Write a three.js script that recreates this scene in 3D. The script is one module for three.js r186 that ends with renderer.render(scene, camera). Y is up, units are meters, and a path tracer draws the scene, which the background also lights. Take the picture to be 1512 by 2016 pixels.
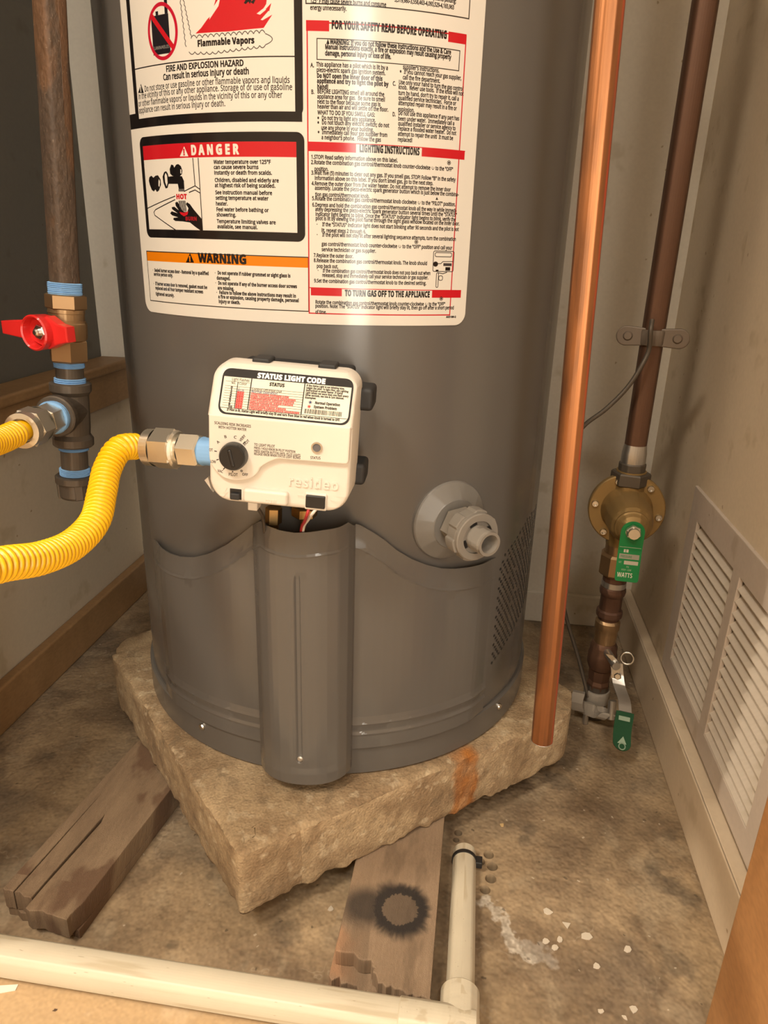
import * as THREE from 'three';
import { RoundedBoxGeometry } from 'three/addons/geometries/RoundedBoxGeometry.js';
import { mergeGeometries, mergeVertices, toCreasedNormals } from 'three/addons/utils/BufferGeometryUtils.js';
import { FontLoader } from 'three/addons/loaders/FontLoader.js';
import { TextGeometry } from 'three/addons/geometries/TextGeometry.js';
import { RectAreaLightUniformsLib } from 'three/addons/lights/RectAreaLightUniformsLib.js';

// ───────────────────────── camera, light, exposure ─────────────────────────
const V = (x, y, z) => new THREE.Vector3(x, y, z);
const scene = new THREE.Scene();
const F = 1400, CX = 756, CY = 1008, EYE = V(0, 0.68, 0);
// camera axes in the room: right, down, forward (read off the vanishing points)
const CR = V(0.98990796, 0.029, -0.1387), CD = V(0.07538089, -0.9365, 0.3424), CF = V(-0.12, -0.3494, -0.9292);
CF.normalize(); CD.addScaledVector(CF, -CD.dot(CF)).normalize(); CR.crossVectors(CD, CF).normalize();
const camera = new THREE.PerspectiveCamera(2 * Math.atan(1008 / F) * 180 / Math.PI, 1512 / 2016, 0.02, 50);
camera.position.copy(EYE); camera.up.copy(CD).negate(); camera.lookAt(EYE.clone().add(CF)); scene.add(camera);

const renderer = new THREE.WebGLRenderer({ antialias: true });
renderer.toneMapping = THREE.LinearToneMapping;
renderer.toneMappingExposure = 0.74;
renderer.shadowMap.enabled = true;
RectAreaLightUniformsLib.init();
scene.background = new THREE.Color(0x000000);

const WARM = new THREE.Color().setRGB(1, 0.865, 0.69), WARM2 = new THREE.Color().setRGB(1, 0.85, 0.66), PALE = new THREE.Color().setRGB(1, 0.92, 0.80);
const LIGHTS = {
  ceiling: { pos: [-0.72, 2.20, 0.70], size: 0.36, power: 126, color: WARM },
  entry: { pos: [0.12, 2.20, 0.95], size: 0.36, power: 56, color: PALE },
  sconce: { pos: [-1.75, 1.50, 0.12], power: 9.5, color: WARM2 },
  glassDoor: { x: 1.0, z: 2.74, w: 0.62, h: 1.75, power: 9, color: PALE },
};

// ───────────────────────── pixel helpers (direction only; distance from what is touched) ─────────────────────────
const ray = (px, py) => V(0, 0, 0).addScaledVector(CR, (px - CX) / F).addScaledVector(CD, (py - CY) / F).add(CF);
const atD = (px, py, d) => ray(px, py).multiplyScalar(d).add(EYE);
const onY = (px, py, y) => { const r = ray(px, py); return r.multiplyScalar((y - EYE.y) / r.y).add(EYE); };
const onX = (px, py, x) => { const r = ray(px, py); return r.multiplyScalar(x / r.x).add(EYE); };
const onZ = (px, py, z) => { const r = ray(px, py); return r.multiplyScalar(z / r.z).add(EYE); };
const atH = (px, py, h) => { const r = ray(px, py); return r.multiplyScalar(h / Math.hypot(r.x, r.z)).add(EYE); };

// ───────────────────────── noise and textures ─────────────────────────
function rng(seed) { let s = seed >>> 0; return () => { s = (s + 0x6D2B79F5) | 0; let t = Math.imul(s ^ (s >>> 15), 1 | s); t = (t + Math.imul(t ^ (t >>> 7), 61 | t)) ^ t; return ((t ^ (t >>> 14)) >>> 0) / 4294967296; }; }
function h2(i, j, s) { let h = Math.imul(i, 374761393) + Math.imul(j, 668265263) + Math.imul(s, 1442695041); h = Math.imul(h ^ (h >>> 13), 1274126177); return ((h ^ (h >>> 16)) >>> 0) / 4294967296; }
function vn(x, y, s = 0) { const i = Math.floor(x), j = Math.floor(y); let u = x - i, v = y - j; u = u * u * (3 - 2 * u); v = v * v * (3 - 2 * v); const a = h2(i, j, s), b = h2(i + 1, j, s), c = h2(i, j + 1, s), d = h2(i + 1, j + 1, s); return a + (b - a) * u + (c - a) * v + (a - b - c + d) * u * v; }
function fbm(x, y, o = 4, s = 0) { let a = 0.5, t = 0, n = 0; for (let k = 0; k < o; k++) { t += a * vn(x, y, s + k * 17); n += a; a *= 0.5; x = x * 2.03 + 3.1; y = y * 2.03 + 1.7; } return t / n; }
function speck(x, y, f, seed, p, rad) { const i = Math.floor(x * f), j = Math.floor(y * f); if (h2(i, j, seed) > p) return 0; const cx = i + 0.3 + 0.4 * h2(i, j, seed + 1), cy = j + 0.3 + 0.4 * h2(i, j, seed + 2), a = h2(i, j, seed + 3) * 3.14, dx = x * f - cx, dy = y * f - cy, u = dx * Math.cos(a) + dy * Math.sin(a), v = dy * Math.cos(a) - dx * Math.sin(a), r = rad * (0.5 + 0.5 * h2(i, j, seed + 4)); return Math.hypot(u, v * 1.6) + 0.16 * (vn(x * f * 5, y * f * 5, seed) - 0.5) < r ? 1 : 0; }
const clamp = (x, a = 0, b = 1) => Math.min(b, Math.max(a, x));
const sstep = (a, b, x) => { const t = clamp((x - a) / (b - a)); return t * t * (3 - 2 * t); };
const mix = (a, b, t) => a + (b - a) * t;
const mix3 = (a, b, t) => [mix(a[0], b[0], t), mix(a[1], b[1], t), mix(a[2], b[2], t)];
const s8 = (l) => { l = clamp(l); return 255 * (l <= 0.0031308 ? 12.92 * l : 1.055 * Math.pow(l, 1 / 2.4) - 0.055); };
function texture(w, h, fn, color = true) {
  const d = new Uint8Array(w * h * 4);
  for (let j = 0; j < h; j++) for (let i = 0; i < w; i++) {
    const c = fn((i + 0.5) / w, (j + 0.5) / h), o = (j * w + i) * 4;
    if (color) { d[o] = s8(c[0]); d[o + 1] = s8(c[1]); d[o + 2] = s8(c[2]); } else { d[o] = d[o + 1] = d[o + 2] = clamp(c) * 255; }
    d[o + 3] = 255;
  }
  const t = new THREE.DataTexture(d, w, h); t.magFilter = THREE.LinearFilter; t.minFilter = THREE.LinearMipmapLinearFilter; t.generateMipmaps = true;
  t.wrapS = t.wrapT = THREE.RepeatWrapping; if (color) t.colorSpace = THREE.SRGBColorSpace; t.needsUpdate = true; return t;
}
const col = (r, g, b) => new THREE.Color().setRGB(r, g, b);
const std = (c, roughness = 0.6, metalness = 0, extra = {}) => new THREE.MeshStandardMaterial({ color: c, roughness, metalness, ...extra });

// ───────────────────────── object helpers ─────────────────────────
const names = {};
function numbered(n) { if (names[n] === undefined) { names[n] = 0; return n; } names[n]++; return n + '_' + String(names[n]).padStart(3, '0'); }
function fin(m) { m.castShadow = true; m.receiveShadow = true; return m; }
function thing(name, label, category, pos = [0, 0, 0], group) {
  const g = new THREE.Group(); g.name = numbered(name); g.position.set(...pos); g.userData = { label, category }; if (group) g.userData.group = group; scene.add(g); return g;
}
function origin(o) { const p = V(0, 0, 0); for (let q = o; q && q !== scene; q = q.parent) p.add(q.position); return p; }
// geometry in room coordinates becomes a named part of its thing
function part(name, geo, mat, parent, label) {
  const g = Array.isArray(geo) ? merge(geo) : geo; const o = origin(parent); g.translate(-o.x, -o.y, -o.z);
  const m = fin(new THREE.Mesh(g, mat)); m.name = name; if (label) m.userData.label = label; parent.add(m); return m;
}
function local(name, geo, mat, parent, label) { const m = fin(new THREE.Mesh(Array.isArray(geo) ? merge(geo) : geo, mat)); m.name = name; if (label) m.userData.label = label; parent.add(m); return m; }
function merge(list) {
  return mergeGeometries(list.map(g => { let q = g.index ? g.toNonIndexed() : g; for (const k of Object.keys(q.attributes)) if (!['position', 'normal', 'uv'].includes(k)) q.deleteAttribute(k); if (!q.attributes.normal) q.computeVertexNormals(); if (!q.attributes.uv) metreUV(q); return q; }));
}
function struct(name, geo, mat, label, category) { const m = fin(new THREE.Mesh(Array.isArray(geo) ? merge(geo) : geo, mat)); m.name = name; m.userData = { kind: 'structure', label, category }; scene.add(m); return m; }
function box(x0, x1, y0, y1, z0, z1) { const g = new THREE.BoxGeometry(x1 - x0, y1 - y0, z1 - z0); g.translate((x0 + x1) / 2, (y0 + y1) / 2, (z0 + z1) / 2); metreUV(g); return g; }
function rbox(x0, x1, y0, y1, z0, z1, r = 0.003, seg = 2) { const g = new RoundedBoxGeometry(x1 - x0, y1 - y0, z1 - z0, seg, r); g.translate((x0 + x1) / 2, (y0 + y1) / 2, (z0 + z1) / 2); metreUV(g); return g; }
function metreUV(g) { const p = g.attributes.position, n = g.attributes.normal, u = new Float32Array(p.count * 2); for (let i = 0; i < p.count; i++) { const ax = Math.abs(n.getX(i)), ay = Math.abs(n.getY(i)), az = Math.abs(n.getZ(i)); if (ax >= ay && ax >= az) { u[2 * i] = p.getZ(i); u[2 * i + 1] = p.getY(i); } else if (ay >= az) { u[2 * i] = p.getX(i); u[2 * i + 1] = p.getZ(i); } else { u[2 * i] = p.getX(i); u[2 * i + 1] = p.getY(i); } } g.setAttribute('uv', new THREE.BufferAttribute(u, 2)); return g; }
const Q = (dir) => new THREE.Quaternion().setFromUnitVectors(V(0, 1, 0), dir.clone().normalize());
// turned body: profile [[radius, distance]] along dir from p0
function turned(p0, dir, prof, seg = 28, crease = 0.6, phase = 0) {
  let g = new THREE.LatheGeometry(prof.map(([r, d]) => new THREE.Vector2(Math.max(r, 1e-5), d)), seg);
  if (phase) g.rotateY(phase);
  g = toCreasedNormals(g, crease); g.applyQuaternion(Q(dir)); g.translate(p0.x, p0.y, p0.z); return g;
}
const hexBody = (p0, dir, r, len, ch = 0.0015, phase = 0) => turned(p0, dir, [[0, 0], [r - ch, 0], [r, ch], [r, len - ch], [r - ch, len], [0, len]], 6, 0.3, phase);
const rod = (p0, p1, r, seg = 20) => { const d = p1.clone().sub(p0), L = d.length(); return turned(p0, d, [[0, 0], [r, 0], [r, L], [0, L]], seg); };
const pipe = (p0, p1, r, ri, seg = 28) => { const d = p1.clone().sub(p0), L = d.length(); return turned(p0, d, [[ri, 0], [r, 0], [r, L], [ri, L], [ri, 0]], seg); };
const tube = (pts, r, n = 60, seg = 10, tension = 0.5) => new THREE.TubeGeometry(new THREE.CatmullRomCurve3(pts, false, 'centripetal', tension), n, r, seg, false);
function ringGeo(p0, dir, R, r, seg = 32) { const g = new THREE.TorusGeometry(R, r, 8, seg); g.rotateX(Math.PI / 2); g.applyQuaternion(Q(dir)); g.translate(p0.x, p0.y, p0.z); return g; }
function extrude(pts, depth, bevel = 0) { const s = pts instanceof THREE.Shape ? pts : new THREE.Shape(pts.map(p => new THREE.Vector2(p[0], p[1]))); return new THREE.ExtrudeGeometry(s, { depth, bevelEnabled: bevel > 0, bevelThickness: bevel, bevelSize: bevel, bevelOffset: -bevel, bevelSegments: 2, curveSegments: 12 }); }
function basis(g, X, Y, Z, o) { const m = new THREE.Matrix4().makeBasis(X, Y, Z); m.setPosition(o); g.applyMatrix4(m); return g; }

// ───────────────────────── textures of the place ─────────────────────────
const FX0 = -0.75, FZ0 = -1.32, FS = 1.35;     // floor map covers 1.35 m
const fl = (px, py) => { const p = onY(px, py, 0); return [p.x, p.z]; };
const efflor = [[952, 1772], [968, 1785], [985, 1800], [992, 1822], [1000, 1845], [1010, 1862], [1025, 1875], [1042, 1888]].map(p => fl(...p));
const efflor2 = [[1045, 1862], [1062, 1882], [1080, 1884]].map(p => fl(...p));
const dsp = [[1115, 1505, 0.022], [1095, 1535, 0.02], [1305, 1740, 0.02], [1340, 1755, 0.018], [1360, 1775, 0.014], [1320, 1640, 0.012], [1042, 1632, 0.010], [1028, 1652, 0.010], [1330, 1900, 0.02], [420, 1700, 0.008], [413, 1724, 0.008], [95, 1490, 0.012], [340, 1860, 0.006], [1295, 1700, 0.02], [560, 1830, 0.02]].map(([a, b, r]) => [...fl(a, b), r]);
function segDist(x, z, pts) { let m = 9; for (let i = 0; i + 1 < pts.length; i++) { const [ax, az] = pts[i], [bx, bz] = pts[i + 1]; const dx = bx - ax, dz = bz - az; const t = clamp(((x - ax) * dx + (z - az) * dz) / (dx * dx + dz * dz)); m = Math.min(m, Math.hypot(x - ax - t * dx, z - az - t * dz)); } return m; }
const floorTex = texture(2048, 2048, (u, v) => {
  const x = FX0 + u * FS, z = FZ0 + v * FS;
  const big = fbm(x * 7, z * 7, 5, 3), mid = fbm(x * 30 + big * 3, z * 30, 4, 9), fine = vn(x * 420, z * 420, 5), grit = vn(x * 190, z * 190, 21);
  let c = mix3([0.215, 0.150, 0.092], [0.40, 0.295, 0.180], sstep(0.26, 0.74, big * 0.5 + mid * 0.5));
  c = mix3(c, [0.17, 0.135, 0.10], sstep(0.55, 0.75, fbm(x * 11 + 9, z * 11, 5, 31)) * 0.4);
  c = mix3(c, [0.40, 0.315, 0.21], sstep(0.60, 0.78, fbm(x * 26, z * 22, 5, 44)) * 0.55);
  const vein = Math.abs(fbm(x * 34, z * 34, 4, 61) - 0.5); c = mix3(c, [0.42, 0.34, 0.24], (1 - sstep(0, 0.018, vein)) * sstep(0.5, 0.62, fbm(x * 9, z * 9, 3, 71)) * 0.5);
  for (const [dx, dz, r] of dsp) { const d = Math.hypot(x - dx, z - dz); if (d < r * 2) { const k = 1 - sstep(r * 0.45, r * 1.1, d + (fbm(x * 90, z * 90, 3, 12) - 0.5) * r * 1.4); c = mix3(c, [0.11, 0.085, 0.06], k * 0.45); } }
  const e = segDist(x, z, efflor) + (fbm(x * 120, z * 120, 4, 80) - 0.5) * 0.022; const ek = 1 - sstep(0.003, 0.0075, e); if (ek > 0) c = mix3(c, [0.62, 0.56, 0.47], ek * (0.45 + 0.5 * fine));
  const e2 = segDist(x, z, efflor2) + (fbm(x * 120, z * 120, 4, 81) - 0.5) * 0.02; const ek2 = 1 - sstep(0.006, 0.012, e2); if (ek2 > 0) c = mix3(c, [0.40, 0.35, 0.29], ek2 * 0.7);
  if (speck(x, z, 150, 7, 0.010, 0.3)) c = mix3(c, [0.6, 0.52, 0.4], 0.7);
  if (speck(x, z, 110, 27, 0.02, 0.26)) c = mix3(c, [0.06, 0.045, 0.03], 0.6);
  const g = 0.80 + 0.24 * fine + 0.18 * (grit - 0.5) + 0.25 * (mid - 0.5);
  return [c[0] * g, c[1] * g, c[2] * g];
});
const floorBump = texture(1024, 1024, (u, v) => { const x = FX0 + u * FS, z = FZ0 + v * FS; return 0.5 * fbm(x * 60, z * 60, 4, 5) + 0.5 * vn(x * 300, z * 300, 6); }, false);
const concTex = texture(1024, 1024, (u, v) => {       // 0.5 m tile of old concrete
  const x = u * 0.5, y = v * 0.5, big = fbm(x * 12, y * 12, 5, 103), mid = fbm(x * 60, y * 60, 4, 109), f = vn(x * 700, y * 700, 105);
  let c = mix3([0.245, 0.165, 0.092], [0.40, 0.295, 0.175], sstep(0.3, 0.7, big * 0.55 + mid * 0.45));
  c = mix3(c, [0.50, 0.40, 0.265], sstep(0.64, 0.8, fbm(x * 80, y * 80, 3, 120)) * 0.6);
  c = mix3(c, [0.15, 0.11, 0.07], sstep(0.66, 0.80, fbm(x * 70, y * 70, 4, 131)) * 0.4);
  const g = 0.82 + 0.36 * (f - 0.5) + 0.2; return [c[0] * g, c[1] * g, c[2] * g];
});
const concBump = texture(1024, 1024, (u, v) => 0.55 * fbm(u * 40, v * 40, 4, 140) + 0.45 * vn(u * 260, v * 260, 141), false);
for (const t of [concTex, concBump]) t.repeat.set(2, 2);
function woodTex(seed, dark, lite, w = 512, h = 1024, rings = 60) {    // grain runs along v; 0.1 m x 0.4 m
  return texture(w, h, (u, v) => {
    const wob = fbm(u * 3, v * 5, 3, seed) * 0.5, g = vn(u * rings + wob * 14, v * 3, seed + 1), g2 = vn(u * rings * 3, v * 14, seed + 2), st = fbm(u * 5, v * 6, 4, seed + 3);
    let c = mix3(dark, lite, clamp(0.25 + 0.5 * st + 0.35 * (g - 0.5) + 0.22 * (g2 - 0.5)));
    const k = 0.9 + 0.2 * vn(u * 200, v * 400, seed + 5); return [c[0] * k, c[1] * k, c[2] * k];
  });
}
const plasterTex = texture(1024, 1024, (u, v) => {     // 1 m tile of scuffed cream paint
  const x = u, y = v, n = fbm(x * 6, y * 6, 4, 203), f = vn(x * 300, y * 300, 205);
  let k = 0.94 + 0.1 * (n - 0.5) + 0.05 * (f - 0.5); let c = [k, k * mix(1.0, 0.985, n), k * mix(1.0, 0.95, n)];
  const s = fbm(x * 22, y * 22, 4, 231); c = mix3(c, [c[0] * 0.86, c[1] * 0.84, c[2] * 0.79], sstep(0.66, 0.80, s));
  if (speck(x, y, 90, 210, 0.008, 0.24)) c = [c[0] * 0.62, c[1] * 0.55, c[2] * 0.45];
  return c;
});
const plasterBump = texture(512, 512, (u, v) => fbm(u * 40, v * 40, 4, 240), false);
const paint = (r, g, b, rough = 0.75) => std(col(r, g, b), rough, 0, { map: plasterTex, bumpMap: plasterBump, bumpScale: 0.0006 });

const M = {
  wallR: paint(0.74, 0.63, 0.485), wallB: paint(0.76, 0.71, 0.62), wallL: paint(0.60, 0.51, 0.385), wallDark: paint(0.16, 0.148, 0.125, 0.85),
  trimW: paint(0.72, 0.60, 0.455, 0.6), hall: paint(0.62, 0.56, 0.47), ceil: paint(0.72, 0.68, 0.6),
  floor: std(col(1, 1, 1), 0.85, 0, { map: floorTex, bumpMap: floorBump, bumpScale: 0.0018 }),
  oak: std(col(1, 1, 1), 0.45, 0, { map: woodTex(301, [0.33, 0.155, 0.055], [0.53, 0.285, 0.12], 512, 1024, 24) }),
  baseWood: std(col(1, 1, 1), 0.5, 0, { map: woodTex(331, [0.24, 0.135, 0.058], [0.38, 0.225, 0.105], 512, 1024, 30) }),
  grey: std(col(0.104, 0.096, 0.088), 0.24), greyDoor: std(col(0.106, 0.099, 0.092), 0.19), greyPlastic: std(col(0.155, 0.147, 0.135), 0.42),
  dustPlastic: std(col(0.205, 0.185, 0.158), 0.75), cream: std(col(0.70, 0.65, 0.575), 0.42), black: std(col(0.012, 0.012, 0.013), 0.35), blackSoft: std(col(0.02, 0.02, 0.021), 0.6),
  steel: std(col(0.62, 0.60, 0.56), 0.28, 1), nickel: std(col(0.72, 0.68, 0.58), 0.36, 0.9), zinc: std(col(0.52, 0.50, 0.47), 0.42, 0.9),
  brass: std(col(0.45, 0.29, 0.12), 0.38, 1), brassDull: std(col(0.36, 0.235, 0.125), 0.46, 0.85), iron: std(col(0.100, 0.082, 0.064), 0.5, 0.4),
  red: std(col(0.62, 0.022, 0.02), 0.32), yellow: std(col(0.86, 0.50, 0.004), 0.33), blueTape: std(col(0.20, 0.40, 0.70), 0.6),
  pvc: std(col(0.64, 0.59, 0.475), 0.42), tie: std(col(0.018, 0.017, 0.017), 0.5), louver: paint(0.66, 0.585, 0.50, 0.5), ventMetal: paint(0.60, 0.52, 0.455, 0.5),
  rope: std(col(0.7, 0.68, 0.62), 0.8), duct: std(col(0.03, 0.027, 0.024), 0.9), 
  green: std(col(0.012, 0.20, 0.06), 0.4), greenDark: std(col(0.006, 0.07, 0.024), 0.8), bronze: std(col(0.30, 0.195, 0.075), 0.5, 0.55), cast: std(col(0.36, 0.32, 0.27), 0.7, 0.3), clamp: std(col(0.17, 0.135, 0.105), 0.6, 0.4),
};
const rustTex = texture(512, 1024, (u, v) => {           // mill scale and rust on iron pipe
  const n = fbm(u * 9, v * 24, 5, 401), f = vn(u * 90, v * 260, 405), r = sstep(0.5, 0.66, fbm(u * 5 + 3, v * 9, 5, 411));
  let c = mix3([0.055, 0.038, 0.028], [0.095, 0.064, 0.043], n); c = mix3(c, [0.16, 0.078, 0.034], r * 0.6);
  if (f > 0.93) c = mix3(c, [0.30, 0.23, 0.16], 0.5); const k = 0.85 + 0.3 * vn(u * 60, v * 160, 407); return [c[0] * k, c[1] * k, c[2] * k];
});
rustTex.repeat.set(1, 4); const rustBump = texture(256, 1024, (u, v) => fbm(u * 20, v * 60, 4, 431), false); rustBump.repeat.set(1, 4);
M.rusty = std(col(1, 1, 1), 0.62, 0.2, { map: rustTex, bumpMap: rustBump, bumpScale: 0.0012 });
const copTex = texture(512, 1024, (u, v) => {
  const n = fbm(u * 6, v * 12, 5, 451), s = fbm(u * 3, v * 40, 4, 455); let c = mix3([0.25, 0.105, 0.045], [0.43, 0.185, 0.075], sstep(0.25, 0.75, n));
  c = mix3(c, [0.17, 0.08, 0.042], sstep(0.52, 0.72, s) * 0.6); const band = 1 - sstep(0.02, 0.05, Math.abs(u - 0.17)); c = mix3(c, [0.62, 0.10, 0.055], band * (0.35 + 0.5 * vn(u * 30, v * 120, 457))); return c;
});
M.copper = std(col(1, 1, 1), 0.40, 0.8, { map: copTex });
M.copperDark = std(col(0.135, 0.070, 0.043), 0.5, 0.5);
M.copperMid = std(col(0.125, 0.065, 0.043), 0.5, 0.5);

// ───────────────────────── the closet ─────────────────────────
const XL = -0.665, XLU = -0.712, XR = 0.315, ZB = -1.275, ZF = -0.50, CE = 2.4, CH0 = 2.25;
const drainHoles = [[912, 1672, 0.0062], [962, 1683, 0.0062], [969, 1706, 0.0065], [966, 1730, 0.0065], [955, 1752, 0.006], [902, 1640, 0.005], [945, 1696, 0.006], [898, 1654, 0.004]].map(([a, b, r]) => [...fl(a, b), r]);
{
  const s = new THREE.Shape(); const A = [[-0.75, 1.32], [0.36, 1.32], [0.36, 0.35], [-0.75, 0.35]]; s.moveTo(...A[0]); A.slice(1).forEach(p => s.lineTo(...p)); s.closePath();
  for (const [x, z, r] of drainHoles) { const h = new THREE.Path(); h.absarc(x, -z, r, 0, Math.PI * 2, true); s.holes.push(h); }
  let g = new THREE.ExtrudeGeometry(s, { depth: 0.05, bevelEnabled: false, curveSegments: 20 }); g.rotateX(-Math.PI / 2); g.translate(0, -0.05, 0);
  const p = g.attributes.position, u = new Float32Array(p.count * 2); for (let i = 0; i < p.count; i++) { u[2 * i] = (p.getX(i) - FX0) / FS; u[2 * i + 1] = (p.getZ(i) - FZ0) / FS; } g.setAttribute('uv', new THREE.BufferAttribute(u, 2));
  struct('floor', g, M.floor, 'stained bare concrete closet floor with small drain holes', 'floor');
}
struct('wall_back', box(XLU - 0.1, XR + 0.12, 0, CE, ZB - 0.08, ZB), M.wallB, 'grey-white painted back wall behind the water heater', 'wall');
struct('baseboard_back', rbox(XL, XR, 0, 0.063, ZB, ZB + 0.012, 0.003), M.wallB, 'painted baseboard along the back wall', 'baseboard');
// right wall with an opening for the return-air grille
const VY0 = 0.108, VY1 = 0.345, VZ0 = -0.975, VZ1 = -0.622;
struct('wall_right', [box(XR, XR + 0.1, 0, VY0, ZB, -0.30), box(XR, XR + 0.1, VY1, CE, ZB, -0.30), box(XR, XR + 0.1, VY0, VY1, ZB, VZ0), box(XR, XR + 0.1, VY0, VY1, VZ1, -0.30), box(XR + 0.1, XR + 0.11, VY0 - 0.02, VY1 + 0.02, VZ0 - 0.02, VZ1 + 0.02)], M.wallR, 'scuffed cream wall with the grille on it', 'wall');
struct('baseboard_right', rbox(XR - 0.02, XR, 0, 0.083, ZB, ZF, 0.004), M.trimW, 'thick cream painted baseboard under the grille', 'baseboard');
// left: furred-out lower wall with a wooden cap, dark wall set back above it
struct('wall_left', box(XL - 0.12, XL, 0, 0.455, ZB, ZF), M.wallL, 'drab beige lower wall below the wooden ledge', 'wall');
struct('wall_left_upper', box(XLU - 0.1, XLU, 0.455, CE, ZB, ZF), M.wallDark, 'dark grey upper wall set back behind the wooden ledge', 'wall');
struct('baseboard_left', rbox(XL, -0.647, 0, 0.070, ZB, ZF, 0.004), M.baseWood, 'brown wooden baseboard on the beige lower wall', 'baseboard');
{
  const t = fin(new THREE.Group()); t.name = 'trim_1'; t.userData = { kind: 'structure', label: 'brown wooden ledge capping the beige lower wall', category: 'ledge' }; scene.add(t);
  local('apron', rbox(XL, -0.654, 0.398, 0.456, ZB, ZF, 0.003), M.baseWood, t); local('ledge', rbox(XLU, -0.648, 0.455, 0.472, ZB, ZF, 0.005, 3), M.baseWood, t);
}
// front wall with the door opening, wooden jambs
const JR = 0.256, JL = -0.52, HEAD = 2.03;
struct('wall_front', [box(XLU - 0.14, JL - 0.02, 0, CE, ZF, -0.40), box(JR + 0.02, XR + 0.1, 0, CE, ZF, -0.40), box(JL - 0.02, JR + 0.02, HEAD + 0.02, CE, ZF, -0.40)], M.hall, 'wall around the closet doorway', 'wall');
struct('trim_2', rbox(JR, JR + 0.022, 0, HEAD, ZF - 0.002, -0.385, 0.003), M.oak, 'orange-brown wooden door jamb beside the cream baseboard', 'door jamb');
struct('trim_3', rbox(JL - 0.022, JL, 0, HEAD, ZF - 0.002, -0.385, 0.003), M.oak, 'orange-brown wooden door jamb beside the brown baseboard', 'door jamb');
struct('trim_4', rbox(JL, JR, HEAD, HEAD + 0.022, ZF - 0.002, -0.385, 0.003), M.oak, 'wooden door head jamb', 'door jamb');
struct('ceiling', box(XLU - 0.1, XR + 0.1, CE, CE + 0.05, ZB - 0.08, -0.40), M.ceil, 'closet ceiling', 'ceiling');
// the hall that the doorway opens to
const hallTex = texture(1024, 1024, (u, v) => { const x = u * 0.8, z = v * 0.8, b = fbm(x * 9, z * 9, 5, 503), f = vn(x * 380, z * 380, 505); let c = mix3([0.42, 0.285, 0.155], [0.53, 0.375, 0.215], b); const p = sstep(0.62, 0.78, fbm(x * 34, z * 34, 4, 511)); c = mix3(c, [0.58, 0.44, 0.29], p * 0.5); c = mix3(c, [0.30, 0.19, 0.10], sstep(0.68, 0.8, fbm(x * 40, z * 44, 4, 521)) * 0.5); if (speck(x, z, 60, 523, 0.02, 0.16)) c = [0.07, 0.04, 0.025]; const k = 0.92 + 0.16 * f; return [c[0] * k, c[1] * k, c[2] * k]; });
hallTex.repeat.set(1 / 0.8, 1 / 0.8);
{
  const n0 = onY(150, 1934, 0.02), n1 = onY(206, 1946, 0.02); const ze = 0.4335;
  const s = [[-3.0, -2.8], [1.9, -2.8], [1.9, ze], [n1.x, ze], [n1.x - 0.002, -n1.z - 0.004], [n0.x + 0.004, -n0.z - 0.006], [n0.x, ze], [-3.0, ze]];
  let g = extrude(s, 0.02); g.rotateX(-Math.PI / 2); metreUV(g); struct('floor_hall', g, std(col(1, 1, 1), 0.7, 0, { map: hallTex, bumpMap: floorBump, bumpScale: 0.0006 }), 'tan speckled hall floor sheet ending under the white pipe', 'floor');
  struct('floor_hall_base', box(-3.0, 1.9, -0.05, 0, -0.35, 2.8), M.duct, 'subfloor under the hall sheet', 'floor');
}
struct('wall_hall_left', box(-3.1, -3.0, 0, CH0, -0.40, 2.8), M.hall, 'hall wall on the ledge side', 'wall');
struct('wall_hall_right', box(1.9, 2.0, 0, CH0, -0.40, 2.8), M.hall, 'hall wall on the grille side', 'wall');
struct('wall_hall_back', box(-3.1, 2.0, 0, CH0, 2.8, 2.9), M.hall, 'hall wall facing the closet', 'wall');
struct('wall_hall_front', [box(-3.1, XLU - 0.1, 0, CH0, -0.50, -0.40), box(XR + 0.1, 2.0, 0, CH0, -0.50, -0.40)], M.hall, 'hall wall beside the closet', 'wall');
struct('ceiling_hall', box(-3.1, 2.0, CH0, CE + 0.05, -0.40, 2.9), M.ceil, 'hall ceiling', 'ceiling');
{ // lit frosted glass door across the hall: what the glossy label mirrors
  const L = LIGHTS.glassDoor, g = new THREE.Group(); g.name = 'door_1'; g.userData = { kind: 'structure', label: 'white hall door with a tall lit frosted glass pane', category: 'door' }; g.position.set(L.x, 0.02, L.z); scene.add(g); const h = L.w / 2, wm = std(col(0.8, 0.77, 0.7), 0.45);
  local('leaf', [box(-h - 0.1, -h, 0, 2.02, 0, 0.045), box(h, h + 0.1, 0, 2.02, 0, 0.045), box(-h, h, 0, 0.15, 0, 0.045), box(-h, h, 0.15 + L.h, 2.02, 0, 0.045)], wm, g);
  const em = std(col(0.7, 0.7, 0.7), 0.5); em.emissive = L.color.clone(); em.emissiveIntensity = L.power; local('pane', box(-h, h, 0.15, 0.15 + L.h, 0.014, 0.03), em, g, 'glowing frosted glass pane');
  const a = new THREE.RectAreaLight(L.color, L.power, L.w, L.h); a.position.set(0, 0.15 + L.h / 2, 0.008); g.add(a);
}

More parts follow.
